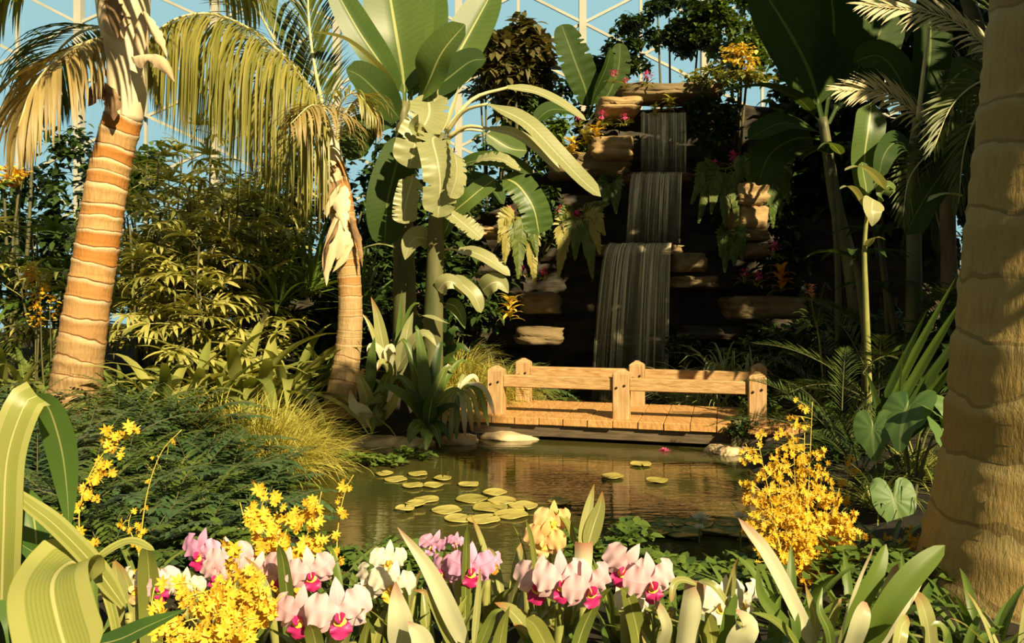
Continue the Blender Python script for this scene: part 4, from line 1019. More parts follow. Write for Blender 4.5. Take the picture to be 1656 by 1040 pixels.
# fine bright grass heaps
GR = tuft('fine_grass', '', 'grass', 620, .70, .0065, M['yellowgreen'], r=.22, el=(.5, 1.5), droop=(.8, 2.0), group='fine bright grass heaps')
for px, D, sc, lab in [(430,7.1,1.15,'highest heap of fine yellow-green grass on the left bank'),(385,6.9,1.05,'fine yellow-green grass heap over the ferns'),(475,7.2,1.1,'fine grass heap left of the bent trunk foot'),(345,7.1,1.0,'fine grass heap farthest left above the ferns'),
 (445,6.7,.95,'fine grass heap lowest on the left bank'),(500,7.9,.8,'fine grass heap at the foot of the bent trunk'),(410,7.7,.8,'fine grass heap behind the highest one'),(520,8.2,.7,'small fine grass heap right at the bent trunk'),
 (760,9.4,1.0,'soft pale grass heap left of the bridge post'),(800,9.9,1.0,'soft pale grass heap behind the left bridge post'),(735,9.9,1.05,'soft pale grass heap behind the drooping strap leaves'),(830,10.4,.9,'soft grass heap beyond the left end of the rail')]:
    place(GR, G(px, D), lab, sc=sc)
# dark blue-green ferns on the near left bank

def fern(label, grp, n=15, L=.62, mat='blue', LL=.19, W=.026, nl=17, el=(.2, 1.3), droop=(.8, 1.5), z0=0, rad=.004):
    t = thing('fern', label, 'fern', (0, 0, 0), grp)
    for i in range(n):
        a = i*2.4+R.uniform(-.3, .3); q = (i+.5)/n
        frond(t, arc((0, 0, z0), a, el[1]+(el[0]-el[1])*q, L*R.uniform(.8, 1.15), R.uniform(*droop)), nl, LL, W, M[mat], M['stem_dark'], rad, droop=.5, sweep=.35, rows=3, shape='fern', start=.08, fold=.1)
    return t
F1 = fern('', 'dark ferns of the near left bank')
F2 = fern('', 'dark ferns of the near left bank', n=18, L=.55, mat='mid', LL=.16, W=.020, nl=20)
for px, D, sc, p_, lab in [(300,6.3,1.2,F1,'big dark fern in the middle of the fern bank'),(240,6.5,1.15,F1,'dark fern left in the fern bank under the yellow spray'),(350,6.0,1.1,F1,'dark fern lowest in the fern bank'),(400,6.1,.8,F2,'green fern between dark ferns and the water'),
 (190,6.7,1.2,F1,'dark fern at the foot of the leaning trunk'),(270,7.0,1.2,F2,'green fern behind the big dark fern'),(450,6.3,.7,F2,'small fern nearest the water on the left'),(330,6.8,1.1,F1,'dark fern behind under the fine grass'),(420,5.8,1.0,F1,'dark fern hanging over the near water edge'),
 (140,6.2,1.1,F2,'fern left of the yellow spray'),(80,6.6,1.2,F1,'dark fern behind the folded green leaf'),(30,6.9,1.2,F2,'fern at the far left behind the great ribbed leaf'),(290,5.6,.9,F1,'dark fern just above the curb stone'),(230,5.9,1.0,F2,'fern under the yellow spray stem'),(380,5.4,.85,F1,'dark fern above the pink orchids'),
 (790,10.2,1.25,F1,'blue-green fern under the yellow croton left of the cascade'),(840,10.8,1.3,F1,'blue-green fern beside the low brown ledge stone'),(745,10.6,1.3,F2,'green fern under the young banana')]:
    place(p_, G(px, D), lab, sc=sc)
TU = tuft('grass_tuft', '', 'grass', 120, .5, .006, M['olive'], r=.06, el=(.3, 1.5), droop=(1.1, 2.2), group='arching grass tufts')
for px, D, sc, lab in [(270,5.1,.95,'arching grass tuft in front of the dark ferns'),(700,8.5,.9,'arching grass tuft on the far bank stones'),(540,8.1,.9,'arching grass tuft under the bent trunk'),(1420,5.0,1.0,'arching grass tuft below the heart-shaped leaf'),(1480,5.4,1.2,'arching grass tuft beside the massive trunk')]:
    place(TU, G(px, D), lab, sc=sc)
SP = tuft('spider_plant', '', 'plant', 60, .62, .011, M['varieg'], r=.06, el=(.6, 1.5), droop=(1.2, 2.3), group='striped spider plants by the bridge')
for px, D, sc, lab in [(1130,10.0,1.75,'striped spider plant over the right bridge rail'),(1172,10.2,1.8,'taller striped spider plant right of the other over the rail'),(1098,10.5,1.5,'striped spider plant at the edge of the cascade'),(1215,9.9,1.3,'striped spider plant behind the right bridge post'),(1160,9.6,1.0,'striped spider plant low under the right rail'),(870,10.6,.8,'small striped spider plant under the left rail')]:
    place(SP, G(px, D), lab, sc=sc)
# ------------------------------------------------------------------ broad-leaved plants on the far bank
def leafy(name, label, cat, foot, leaves, group=None, loc=None):
    """A plant whose leaves are each set at their own place: (pixel points with depth, half width in pixels, material, facing, profile, options)."""
    f0 = loc if loc is not None else G(*foot); t = thing(name, label, cat, f0, group)
    for L in leaves:
        kw = L[5] if len(L) > 5 else {}
        leafpx(t, L[0], L[1], L[2], L[3], L[4], **kw)
    return t
def fanout(foot_px, D, tips, w, mats, pr='strap', face='cu', bow=.35):
    """Leaves from one foot to each tip (px, py, depth change, half width or 0), bowed outwards and up."""
    out = []; x0, y0 = foot_px
    for i, q in enumerate(tips):
        tx, ty, dd = q[:3]; ww = q[3] if len(q) > 3 else w
        m1 = (x0+(tx-x0)*.30, y0+(min(ty, y0)-y0)*.55-abs(tx-x0)*bow*.4, D+dd*.3); m2 = (x0+(tx-x0)*.72, min(y0, ty)+(ty-min(y0, ty))*.35-abs(tx-x0)*bow*.45, D+dd*.75)
        out.append(([(x0, y0, D), m1, m2, (tx, ty, D+dd)], ww, mats[i % len(mats)], face, pr))
    return out
leafy('crinum', 'big dark-green crinum with upright and drooping sword leaves on the far bank', 'plant', (690,8.25), fanout((692,690), 8.25,
 [(668,535,.1,11),(640,560,.2),(720,560,.2),(735,600,.1),(600,640,-.1),(630,620,0),(652,640,-.2),(660,720,-.35,12),(690,728,-.4,13),(712,724,-.38,8),(728,715,-.3,7),(752,640,-.1),(765,595,.3,6),(705,640,-.25,12),(745,665,-.2)], 10, ['mid','banana','dark','strap'], 'lance'), 'far bank plants')
leafy('strap_lily', 'pale drooping strap-leaf lily spilling over the stones left of the bridge', 'plant', (745,8.5), fanout((742,640), 8.5,
 [(728,720,-.4),(738,712,-.42),(752,705,-.4),(764,700,-.35),(776,695,-.3),(790,690,-.25),(800,672,-.2),(716,700,-.35),(706,690,-.3),(785,655,-.1),(775,620,.1),(755,610,.2)], 4.5, ['strap_lit','strap','silver','strap_lit'], 'strap', bow=.8), 'far bank plants')
leafy('broad_leaf_plant', 'plant with broad pale paddle leaves right against the bent trunk', 'plant', (600,8.5), [
 ([(598,680,8.4),(592,640,8.35),(582,610,8.3),(590,596,8.28)], 12, 'strap_lit', 'c', 'ovate'), ([(600,680,8.4),(610,655,8.3),(620,640,8.25),(590,655,8.2)], 13, 'orchid_leaf', 'cu', 'ovate'),
 ([(600,690,8.35),(588,668,8.2),(572,655,8.15),(566,630,8.15)], 12, 'silver', 'c', 'ovate'), ([(605,680,8.4),(622,620,8.35),(632,600,8.3),(628,585,8.3)], 11, 'orchid_leaf', 'c', 'ovate'),
 ([(612,690,8.4),(616,660,8.3),(605,680,8.25),(600,705,8.2)], 10, 'strap', 'c', 'ovate'), ([(600,690,8.4),(630,660,8.35),(640,640,8.3),(642,620,8.3)], 9, 'strap_lit', 'c', 'ovate'),
 ([(598,640,8.5),(600,600,8.5),(602,570,8.5),(606,545,8.5)], 9, 'mid', 'c', 'lance')], 'far bank plants')
leafy('broad_leaf_plant', 'plant with a tall upright pale blade between the bent trunk and the crinum', 'plant', (622,8.9), [
 ([(628,600,8.9),(618,550,8.85),(610,510,8.85),(600,480,8.85)], 10, 'strap_lit', 'c', 'lance'), ([(626,600,8.9),(604,540,8.8),(592,515,8.8),(582,505,8.8)], 5, 'strap_lit', 'c', 'lance'),
 ([(640,610,8.9),(655,555,8.8),(660,530,8.8),(668,505,8.8)], 13, 'banana_pale', 'c', 'ovate'), ([(640,600,8.9),(672,550,8.7),(690,540,8.65),(706,560,8.6)], 14, 'banana_pale', 'cu', 'ovate'),
 ([(630,600,8.85),(612,566,8.7),(600,560,8.65),(594,575,8.6)], 10, 'silver', 'cu', 'ovate'), ([(632,600,8.85),(628,570,8.7),(632,560,8.65),(640,575,8.6)], 9, 'silver', 'cu', 'ovate'),
 ([(636,620,8.85),(625,590,8.7),(615,586,8.65),(610,600,8.6)], 9, 'strap_lit', 'cu', 'ovate'), ([(640,600,9),(645,540,9),(648,500,9),(650,470,9)], 5, 'mid', 'c', 'lance'), ([(640,600,9),(655,520,9),(672,490,9),(690,500,9)], 4, 'mid', 'c', 'lance')], 'far bank plants')
leafy('broad_leaf_plant', 'dark plant with split leaves behind the crinum under the banana stems', 'plant', (700,9.3), fanout((700,610), 9.3,
 [(660,520,.1),(690,500,.2),(730,510,.2),(750,540,0),(645,560,-.1),(720,560,-.2),(760,570,-.1),(740,590,-.3)], 13, ['dark','mid','banana_dark'], 'ovate'), 'far bank plants')

for px, py, D, r, n, lab in [(600,752,7.3,(.42,.16,.05),260,'low mat of small water plants below the pale edging stones'),(530,745,7.45,(.3,.14,.05),160,'low water plants at the left end of the edging stones'),(665,745,7.5,(.2,.1,.07),110,'low water plants below the crinum')]:
    c = P(px, py, D); c[2] = .05
    shrub('water_plant', lab, 'water plant', c, r, n, .075, .026, 'mid', group='small water plants of the far bank', clump=8, stems=0, base=(c[0], c[1], 0.0), el=(-.1, .9))

# ------------------------------------------------------------------ flowers, crotons and ferns on the rock face
EP = 'pink-flowered bromeliads on the rock face'
def pink(px, py, D, s, lab, mat='hotpink'):
    c = P(px, py, D); b = c-np.array([0, -.05, .16*s]); t = thing('bromeliad', lab, 'bromeliad', tuple(b), EP)
    mb = MB(); n = 14; a = np.arange(n)*2.4; blades(mb, np.tile(b, (n, 1)), a, R.uniform(.3, 1.2, n), .22*s, .012*s, 1.3, rows=6, pr='strap', fold=.3); part('leaves', mb, M['olive'], t)
    mb = MB(); tube(mb, [b, (b+c)/2+np.array([.01, -.01, 0]), c], [.006], n=5); st = part('flower_stem', mb, M['stem'], t)
    mb = MB(); n = 46; d = nrm(R.normal(size=(n, 3))); p = c+d*np.array([.075, .06, .05])*s*R.random((n, 1))
    blades(mb, p, np.arctan2(d[:, 1], d[:, 0]), np.arcsin(d[:, 2]), .05*s, .013*s, .3, rows=4, cols=3, pr='lance'); part('flower_head', mb, M[mat], st)
    return t
for px, py, D, s, lab in [(993,118,12.4,.95,'pink bromeliad highest left of the waterfall lip'),(1045,122,12.7,1.2,'wide pink bromeliad on the cap stone above the lip'),(1012,130,12.5,.7,'pale pink bromeliad between the two on top of the rock'),
 (937,188,12.2,1.0,'pink bromeliad at the tip of the upper arching leaf'),(974,186,12.1,.95,'pink bromeliad left of the sunlit tan block'),(1010,188,12.1,.9,'pink bromeliad right beside the upper fall above the tan block'),
 (1155,265,11.9,.9,'pink bromeliad alone right of the upper fall'),(1187,252,12.0,1.2,'pink bromeliad over the stacked stones'),(1205,440,11.5,1.0,'left pink bromeliad of the pair by the orange croton'),(1226,446,11.4,1.0,'right pink bromeliad of the pair by the orange croton'),
 (1252,398,11.6,1.1,'magenta bromeliad above the orange croton'),(826,340,11.6,.9,'pink bromeliad beside the hanging green banana leaf'),(905,338,11.6,.8,'pink bromeliad left end of the flowering ledge'),(932,350,11.4,1.1,'pink bromeliad at the middle of the flowering ledge above ferns'),(952,336,11.5,1.0,'pink bromeliad at the right of the flowering ledge'),
 (842,432,11.5,.8,'small pink bromeliad under the hanging ferns'),(880,438,11.4,.8,'small pink bromeliad left of the lowest cascade'),(1190,285-260,12.4,.5,'tiny pink bromeliad high in the tiny-leaved tree')][:-1]:
    pink(px, py, D, s, lab)
CR = 'crotons on the rock face'
def croton(px, py, D, s, lab, mat, n=26):
    c = P(px, py, D); b = c-np.array([0, -.06, .22*s]); t = thing('croton', lab, 'shrub', tuple(b), CR)
    mb = MB(); a = np.arange(n)*2.4; blades(mb, b+np.stack([0*a, 0*a, np.linspace(0, .25*s, n)], 1), a, R.uniform(.0, 1.1, n), .20*s, .03*s, 1.0, rows=6, cols=3, pr='lance', fold=.2); part('foliage', mb, M[mat], t)
    mb = MB(); tube(mb, [b-np.array([0, 0, .02]), b+np.array([0, 0, .26*s])], [.008], n=5); part('stem', mb, M['stem_dark'], t)
for q in [(966,206,12.1,1.0,'yellow croton above the sunlit tan block','croton'),(925,228,12.2,.95,'yellow croton left under the upper pink flowers','croton'),(948,215,12.3,.8,'yellow-green croton between the two yellow ones','yellowgreen'),
 (1265,440,11.4,1.25,'orange croton right of the pink pair under the stacked stones','croton_red'),(825,488,11.2,1.15,'yellow croton low at the left of the cascade above the blue-green fern','croton'),(1215,110,12.4,.7,'yellow croton high in the leaves right of the waterfall top','croton'),(1085,160,12.6,.8,'yellow-green tuft over the waterfall lip','yellowgreen'),(1060,172,12.5,.6,'small yellow-green tuft at the left of the lip','yellowgreen')]:
    croton(*q)
HF = 'hanging ferns on the rock face'
def hang(lab, px, py, D, tips, mat, LL=.13):
    b = P(px, py, D); t = thing('hanging_fern', lab, 'fern', tuple(b), HF)
    for i, (tx, ty) in enumerate(tips):
        e = P(tx, ty, D-.18-.03*(i % 3)); m_ = P(px+(tx-px)*.6, py+(ty-py)*.22-12, D-.16)
        L = np.linalg.norm(e-b)
        frond(t, [b, m_, (m_+e)/2+np.array([0, -.03, .02]), e], 26, (LL+.04)*(1+.6*L), .034, M[mat[i % len(mat)]], M['stem'], .005, droop=.5, sweep=.55, rows=4, shape='fern', start=.18, ref=(0, -1, .15), fold=.1, roll=1.3)
hang('golden hanging ferns left of the lowest cascade under the pink ledge', 935,352,11.5, [(903,448),(930,420),(958,450),(915,400),(978,380),(985,330),(905,362),(970,410)], ['fern_pale','fern','fern','fern_pale'])
hang('hanging ferns below the hanging green banana leaf', 842,352,11.6, [(815,428),(845,420),(868,412),(806,392),(880,380),(838,450),(865,460)], ['fern_pale','fern','fern'])
hang('green hanging fern alone right of the middle cascade', 1175,272,12.0, [(1130,360),(1118,330),(1150,345),(1172,372),(1192,360),(1215,300)], ['fern'])
hang('dark hanging fern at the right of the stacked stones', 1245,260,12.0, [(1262,350),(1250,368),(1232,330),(1275,330),(1190,300)], ['mid'])
hang('small green hanging fern beside the middle cascade', 988,300,12.2, [(978,335),(996,345),(1000,318),(970,318)], ['fern'])
hang('dark hanging fern over the lower pink pair', 1180,380,11.8, [(1172,440),(1188,430),(1165,415),(1200,420)], ['mid'])

# ------------------------------------------------------------------ coral spike, slim stems, green straps, elephant ears
c = P(1335,600,8.6); t = thing('ginger_lily', 'plant with a coral flower spike on an upright leafy stem right of the bridge', 'flower', G(1335,8.6))
b = np.array(G(1335,8.6)); tip = P(1312,486,8.6)
mb = MB(); tube(mb, [b, P(1325,550,8.6), tip], [.014, .008], n=6); part('stem', mb, M['stem'], t)
mb = MB(); n = 40; q = R.random(n); p = tip+(P(1314,462,8.6)-tip)*q[:, None]; a = np.arange(n)*2.4; blades(mb, p, a, .5, .06, .014, .3, rows=4, pr='lance'); part('flower_spike', mb, M['coral'], t)
for tx, ty in ((1290,490),(1286,540),(1340,500),(1350,540),(1296,470),(1345,470)):
    frond(t, [P(1320,530,8.6), P((1320+tx)/2,min(530,ty)-8,8.55), P(tx,ty,8.5)], 16, .12, .012, M['mid'], M['stem'], .004, droop=.5, rows=3, shape='fern', ref=(0, -1, .3))
for px, top, D, lab in [(1355,250,9.6,'slim dark-green stem leaning behind the small bright leaves'),(1436,380,8.8,'slim stem between the two right bananas'),(1398,420,8.0,'mossy slim stem under the small bright leaves'),(1450,470,8.4,'short brown slim stem among the cycads')]:
    b = np.array(G(px, D)); t = thing('slim_stem', lab, 'plant stem', tuple(b), 'slim stems of the right bank')
    mb = MB(); tube(mb, [b-np.array([0,0,.05]), (b+P(px-14,top,D))/2+np.array([.05, 0, 0]), P(px-14,top,D)], [.045, .03], n=8); part('stem', mb, M['stem_dark'], t)
    mb = MB(); n = 9; a = np.arange(n)*2.4; blades(mb, np.tile(P(px-14,top,D), (n, 1)), a, .5, .6, .06, 1.2, rows=7, cols=5, pr='lance'); part('leaves', mb, M['banana_dark'], t)
leafy('screw_pine', 'clump of long dark-green straps slanting up to the massive trunk', 'plant', (1440,5.4), [
 ([(x0,y0,5.4),(x0+(x1-x0)*.35,y0+(y1-y0)*.38,5.3),(x0+(x1-x0)*.7,y0+(y1-y0)*.72,5.15),(x1,y1,5.0)], w_, m_, f_, 'lance', {'fold': .5}) for x0,y0,x1,y1,w_,m_,f_ in
 [(1430,700,1565,470,8,'mid','cu'),(1440,705,1578,505,9,'dark','c'),(1420,690,1545,450,7,'mid','cu'),(1450,710,1570,560,8,'mid','cu'),(1460,715,1560,620,8,'dark','c'),(1410,690,1500,500,7,'dark','c'),(1435,720,1400,600,8,'dark','c'),(1445,720,1460,560,8,'dark','cu'),(1470,740,1420,850,9,'dark','c'),(1465,740,1460,860,9,'mid','c'),(1475,740,1500,850,9,'dark','c'),(1480,735,1530,800,8,'mid','cu'),(1455,735,1390,790,8,'dark','cu')]])

def ear(root, px, py, D, s, rx, rz, ry=0., mat='taro', foot=None):
    """Heart-shaped leaf, centre at the stalk joint, with the blade tipped and turned."""
    c = P(px, py, D); na, nr = 48, 7
    a = np.linspace(-PI, PI, na+1)
    aa = np.abs(a); r = (.70+.42*np.exp(-(aa/.32)**2)+.16*np.exp(-((aa-2.45)/.5)**2))*(1-.82*np.exp(-((aa-PI)/.22)**2))
    q = np.linspace(.0, 1, nr)[:, None]
    X = q*r*np.sin(a); Y = -q*r*np.cos(a)
    Z = -.22*(q*r)**2*1.0+.016*np.cos(a*11)*q+.16*np.abs(X)
    V = np.stack([X, Y, Z], -1)*s
    cx, sx, cz, sz, cy, sy = math.cos(rx), math.sin(rx), math.cos(rz), math.sin(rz), math.cos(ry), math.sin(ry)
    V = V@np.array([[cy, 0, -sy], [0, 1, 0], [sy, 0, cy]]).T
    V = V@np.array([[1, 0, 0], [0, cx, -sx], [0, sx, cx]]).T@np.array([[cz, -sz, 0], [sz, cz, 0], [0, 0, 1]]).T
    mb = MB(); mb.add(c+V, grid_quads(nr, na+1), np.stack(np.broadcast_arrays(.5+X*.5, q*r), -1))
    lf = part('leaf', mb, M[mat], root)
    mb = MB(); b = np.array(foot); tube(mb, [b, (b+c)/2+np.array([0, .04, .1]), c+np.array([0, .01, -.004])], [.012, .006], n=6); part('petiole', mb, M['stem_dark'], lf)
    # raised ribs on the upper face
    return lf
f0 = np.array(G(1475,4.9)); t = thing('elephant_ear', 'elephant-ear plant with heart-shaped leaves beside the massive trunk', 'plant', tuple(f0))
f0 = f0+np.array([0, 0, -.02])
ear(t, 1466,664,5.0,.24,.85,-.85,.2,foot=f0); ear(t, 1446,808,4.7,.18,1.2,.0,.1,foot=f0); ear(t, 1530,708,4.8,.19,1.1,.35,-.3,foot=f0)
ear(t, 1512,668,4.9,.16,.6,.9,-.2,foot=f0); ear(t, 1548,662,5.0,.18,.9,.5,.3,foot=f0); ear(t, 1412,694,5.1,.18,1.2,-.5,.3,'taro',f0); ear(t, 1480,880,4.6,.10,.8,.4,.0,foot=f0)
# ------------------------------------------------------------------ great ribbed plant at the lower left
D = 1.9
leafy('ribbed_leaf_plant', 'great arching plant with long broad ribbed leaves close at the lower left corner', 'plant', None, [
 ([(2,1000,1.85),(6,860,1.8),(12,740,1.8),(40,655,1.82),(60,640,1.85)], 28, 'bigleaf', (.3, -1, .35), 'even', {'n': 22}),
 ([(48,642,1.86),(76,655,1.92),(98,720,1.98),(108,790,2.02),(112,862,2.04)], 23, 'bigleaf_dark', (.55, -.9, .1), 'lance', {'n': 20}),
 ([(200,980,1.95),(150,912,1.9),(90,850,1.85),(45,815,1.82),(15,788,1.8)], 17, 'bigleaf', (.3, -.6, .8), 'strap'),
 ([(170,925,1.95),(120,905,1.92),(70,900,1.88),(20,872,1.84)], 20, 'bigleaf_dark', (.0, -.9, .5), 'lance'),
 ([(150,908,1.93),(110,912,1.85),(85,945,1.75),(95,1010,1.68),(120,1090,1.62)], 62, 'bigleaf', (.1, -1, .5), 'blunt', {'n': 22}),
 ([(10,900,1.9),(20,960,1.85),(30,1010,1.82),(20,1080,1.8)], 26, 'bigleaf_dark', (.2, -1, .2), 'lance'),
 ([(150,910,1.93),(185,885,1.95),(215,876,1.98),(250,890,2.0)], 9, 'bigleaf', (.0, -.5, .9), 'strap'),
 ([(140,1045,1.85),(190,1035,1.82),(240,1012,1.8),(300,986,1.8)], 18, 'bigleaf_dark', (.0, -.8, .7), 'lance'),
 ([(60,900,1.95),(55,840,1.98),(40,800,2.0),(20,790,2.0)], 24, 'bigleaf_dark', (.3, -1, .1), 'lance'),
 ([(150,905,1.93),(170,950,1.93),(185,1000,1.93),(195,1060,1.93)], 8, 'bigleaf', 'c', 'even'),
 ([(185,1020,2.0),(192,980,2.0),(190,940,2.0),(184,900,2.0)], 12, 'strap_lit', 'c', 'lance'),
 ([(100,1060,2.1),(112,960,2.1),(118,880,2.1),(110,820,2.1)], 20, 'bigleaf_dark', 'c', 'lance'),
 ([(10,1080,2.2),(30,960,2.2),(40,880,2.2),(50,800,2.2)], 24, 'dark', 'c', 'lance')], None, loc=(P(150,1040,1.95)[0], 1.95, gz(P(150,1040,1.95)[0], 1.95)))

# ------------------------------------------------------------------ orchid flowers
def ruffled(mb, c, ax, nx, L, W, n=10, m=4, ruf=.2, curl=.5, pr='petal', ph=0.):
    """Petal from c along ax, facing nx."""
    ax = nrm(np.asarray(ax, float)); nx = nrm(np.asarray(nx, float))
    pts = [c+ax*L*q+nx*(-curl*L*q*q*.5+.04*L*math.sin(q*3)) for q in np.linspace(0, 1, 5)]
    blade(mb, pts, W, nx, pr, n=n, m=m, fold=-.1, wave=ruf, ph=ph)
def cattleya(root, px, py, D, s, petal='pink', lip='magenta', yaw=0., pitch=.15, roll=0., foot=None):
    """Five petals and a flared lip with a yellow throat, on a short stalk."""
    c = P(px, py, D)
    fy = np.array([math.sin(yaw)*math.cos(pitch), -math.cos(yaw)*math.cos(pitch), -math.sin(pitch)])
    rx = nrm(np.cross(fy, [0, 0, 1.])); up = np.cross(rx, fy)
    cr, sr = math.cos(roll), math.sin(roll); rx, up = rx*cr+up*sr, up*cr-rx*sr
    dirs = lambda a: rx*math.cos(a)+up*math.sin(a)
    mb = MB()
    for a in (PI/2, PI*1.22, PI*1.78): ruffled(mb, c-fy*.004, dirs(a)+fy*.12, fy, s*.64, s*.15, ruf=.08, curl=.6, pr='lance', ph=a)
    for a, k_ in ((.32, 0), (PI-.32, 2.)): ruffled(mb, c+fy*.006, dirs(a)+fy*.18, fy, s*.64, s*.34, n=16, m=5, ruf=.20, curl=.8, ph=k_+px)
    fl = part('flower', mb, M[petal], root)
    # lip: a frilled apron below a yellow-throated tube
    mb = MB(); ax = nrm(fy*.62-up*.78); nx = nrm(fy*.78+up*.62)
    ruffled(mb, c+fy*.01*s, ax, nx, s*.46, s*.21, n=14, m=5, ruf=.28, curl=.75, pr='obov', ph=py)
    for sg in (-1, 1): ruffled(mb, c+fy*.02*s, nrm(fy*.8-up*.35+rx*sg*.35), nrm(rx*-sg*.8+up*.5), s*.26, s*.10, n=8, m=3, ruf=.2, curl=-.5, pr='petal', ph=sg)
    part('lip', mb, M[lip], fl)
    mb = MB(); ruffled(mb, c+fy*.035*s, nrm(ax+nx*.14), nx, s*.24, s*.12, n=8, m=4, ruf=.08, curl=.5, pr='obov'); part('throat', mb, M['throat'], fl)
    if foot is not None:
        mb = MB(); b = np.asarray(foot, float); tube(mb, [b, b*.5+(c-fy*.03)*.5+np.array([0, .03, -.02]), c-fy*.01], [.005], n=6); part('flower_stem', mb, M['stem'], fl)
    return fl
CAT = 'cattleya orchids of the near bed'
def orchid(label, foot, flowers, leaves, grp=CAT, name='cattleya_orchid'):
    x, D = foot; f0 = np.array(G(x, D)); t = thing(name, label, 'orchid', tuple(f0), grp)
    for (px, py, d, s, pet, lip, yaw, pit, rol) in flowers: cattleya(t, px, py, d, s, pet, lip, yaw, pit, rol, foot=P(x+(px-x)*.4, 1010, D))
    for i, (tx, ty, w_) in enumerate(leaves):
        x0 = x+(tx-x)*.25; d = D+.06*((i*5) % 4)-.05
        leafpx(t, [(x0, 1075, d), (x0+(tx-x0)*.25, 1075+(ty-1075)*.45, d), (x0+(tx-x0)*.65, 1075+(ty-1075)*.85, d-.03), (tx, ty, d-.06)], w_, ['orchid_leaf','strap_lit','orchid_leaf','strap'][i % 4], ('c','cu','r','l')[i % 4], 'ovate' if i % 3 else 'strap')
    for i in range(3):
        b = f0+np.array([(i-1)*.05, .02*i, -.02]); mb = MB(); tube(mb, [b, b+np.array([(i-1)*.02, 0, .12]), b+np.array([(i-1)*.03, 0, .24])], [.010, .019, .012], n=8); part('pseudobulb', mb, M['stem'], t)
    return t
orchid('cattleya with deep lilac-pink flowers behind the yellow spray at left', (345,2.9), [(325,893,2.85,.135,'lilac','magenta',-.3,.1,.15),(372,905,2.8,.13,'pink','magenta',.3,.2,-.2),(352,930,2.75,.11,'pink','magenta',-.2,.3,.3)], [(300,920,15),(400,900,13),(360,980,18)])
orchid('cattleya with a pale flower half behind yellow blooms at far left', (250,2.5), [(222,948,2.5,.115,'white','peach',-.4,.1,.2),(258,945,2.45,.11,'pink','magenta',.2,.2,-.3),(300,950,2.45,.10,'white','peach',.1,.3,.1)], [(236,880,18),(185,905,10),(280,985,16)])
orchid('cattleya with broad pink flowers and magenta lips under the tall yellow spray', (480,2.6), [(462,925,2.6,.13,'pink','magenta',-.2,.2,.2),(502,925,2.55,.13,'pink','magenta',.35,.2,-.15),(415,925,2.65,.11,'pink','magenta',.1,.2,.3)], [(450,880,11),(395,900,12),(430,950,16),(566,985,9)])
orchid('cattleya with two large pale pink flowers lowest in the middle left', (520,2.25), [(486,995,2.25,.135,'pink','magenta',-.15,.15,.1),(548,990,2.2,.15,'pink','magenta',.3,.15,-.1)], [(500,1010,14),(590,985,17),(460,1020,14)])
orchid('white cattleya with a small dark-spotted companion flower', (625,2.6), [(634,945,2.5,.12,'white','throat',.1,.2,.2),(595,940,2.55,.10,'white','white',-.7,.0,.6),(628,905,2.6,.10,'white','croton_red',.3,.25,.1)], [(655,950,17),(690,915,8),(590,960,12),(610,1000,16),(560,930,7)])
orchid('cattleya with lilac flowers beside the long pale blade in the middle', (750,2.75), [(762,918,2.7,.135,'lilac','magenta',.1,.15,.05),(718,922,2.75,.10,'lilac','magenta',-.6,.1,.3),(796,912,2.75,.08,'lilac','croton_red',.8,.1,-.2),(700,880,2.8,.09,'lilac','lilac',.3,.5,.4),(737,875,2.8,.05,'lilac','lilac',0,.2,.2)], [(756,850,7),(735,875,8),(765,870,9),(780,880,6),(830,950,14),(700,965,14),(740,940,12)])
orchid('cattleya with a row of pale pink flowers and wine-red lips in the middle', (905,2.5), [(872,942,2.45,.14,'pink','magenta',-.35,.2,.15),(908,938,2.4,.14,'pink','magenta',.1,.1,-.05),(952,948,2.4,.14,'pink','magenta',.5,.25,-.25)], [(850,1000,16),(800,975,20),(905,1030,9),(945,990,12),(990,950,12),(830,1010,14)])
orchid('cattleya with two wide pink flowers and crimson lips right of the middle', (1050,2.5), [(1012,918,2.5,.135,'pink','magenta',-.4,.1,.5),(1052,940,2.42,.14,'pink','magenta',.3,.2,-.15)], [(1005,950,14),(1090,990,16),(1000,990,14),(1060,985,10)])
orchid('cattleya with peach-yellow flowers standing higher behind the pink row', (888,2.75), [(893,842,2.75,.11,'peach','throat',.2,.25,.1),(880,875,2.72,.12,'peach','peach',-.2,.2,.2)], [(850,840,5),(915,860,6),(830,850,5),(870,910,8),(905,905,9)])
orchid('orchid with creamy papery flowers low right of the crimson-lipped cattleya', (1160,2.4), [(1165,975,2.4,.13,'white','white',.2,.1,.3),(1020,975,2.5,.09,'white','croton_red',-.2,.2,0),(1200,970,2.45,.12,'white','white',.5,.3,-.4)], [(1185,965,8),(1195,900,11),(1105,985,16),(1230,985,12),(1140,990,16)])

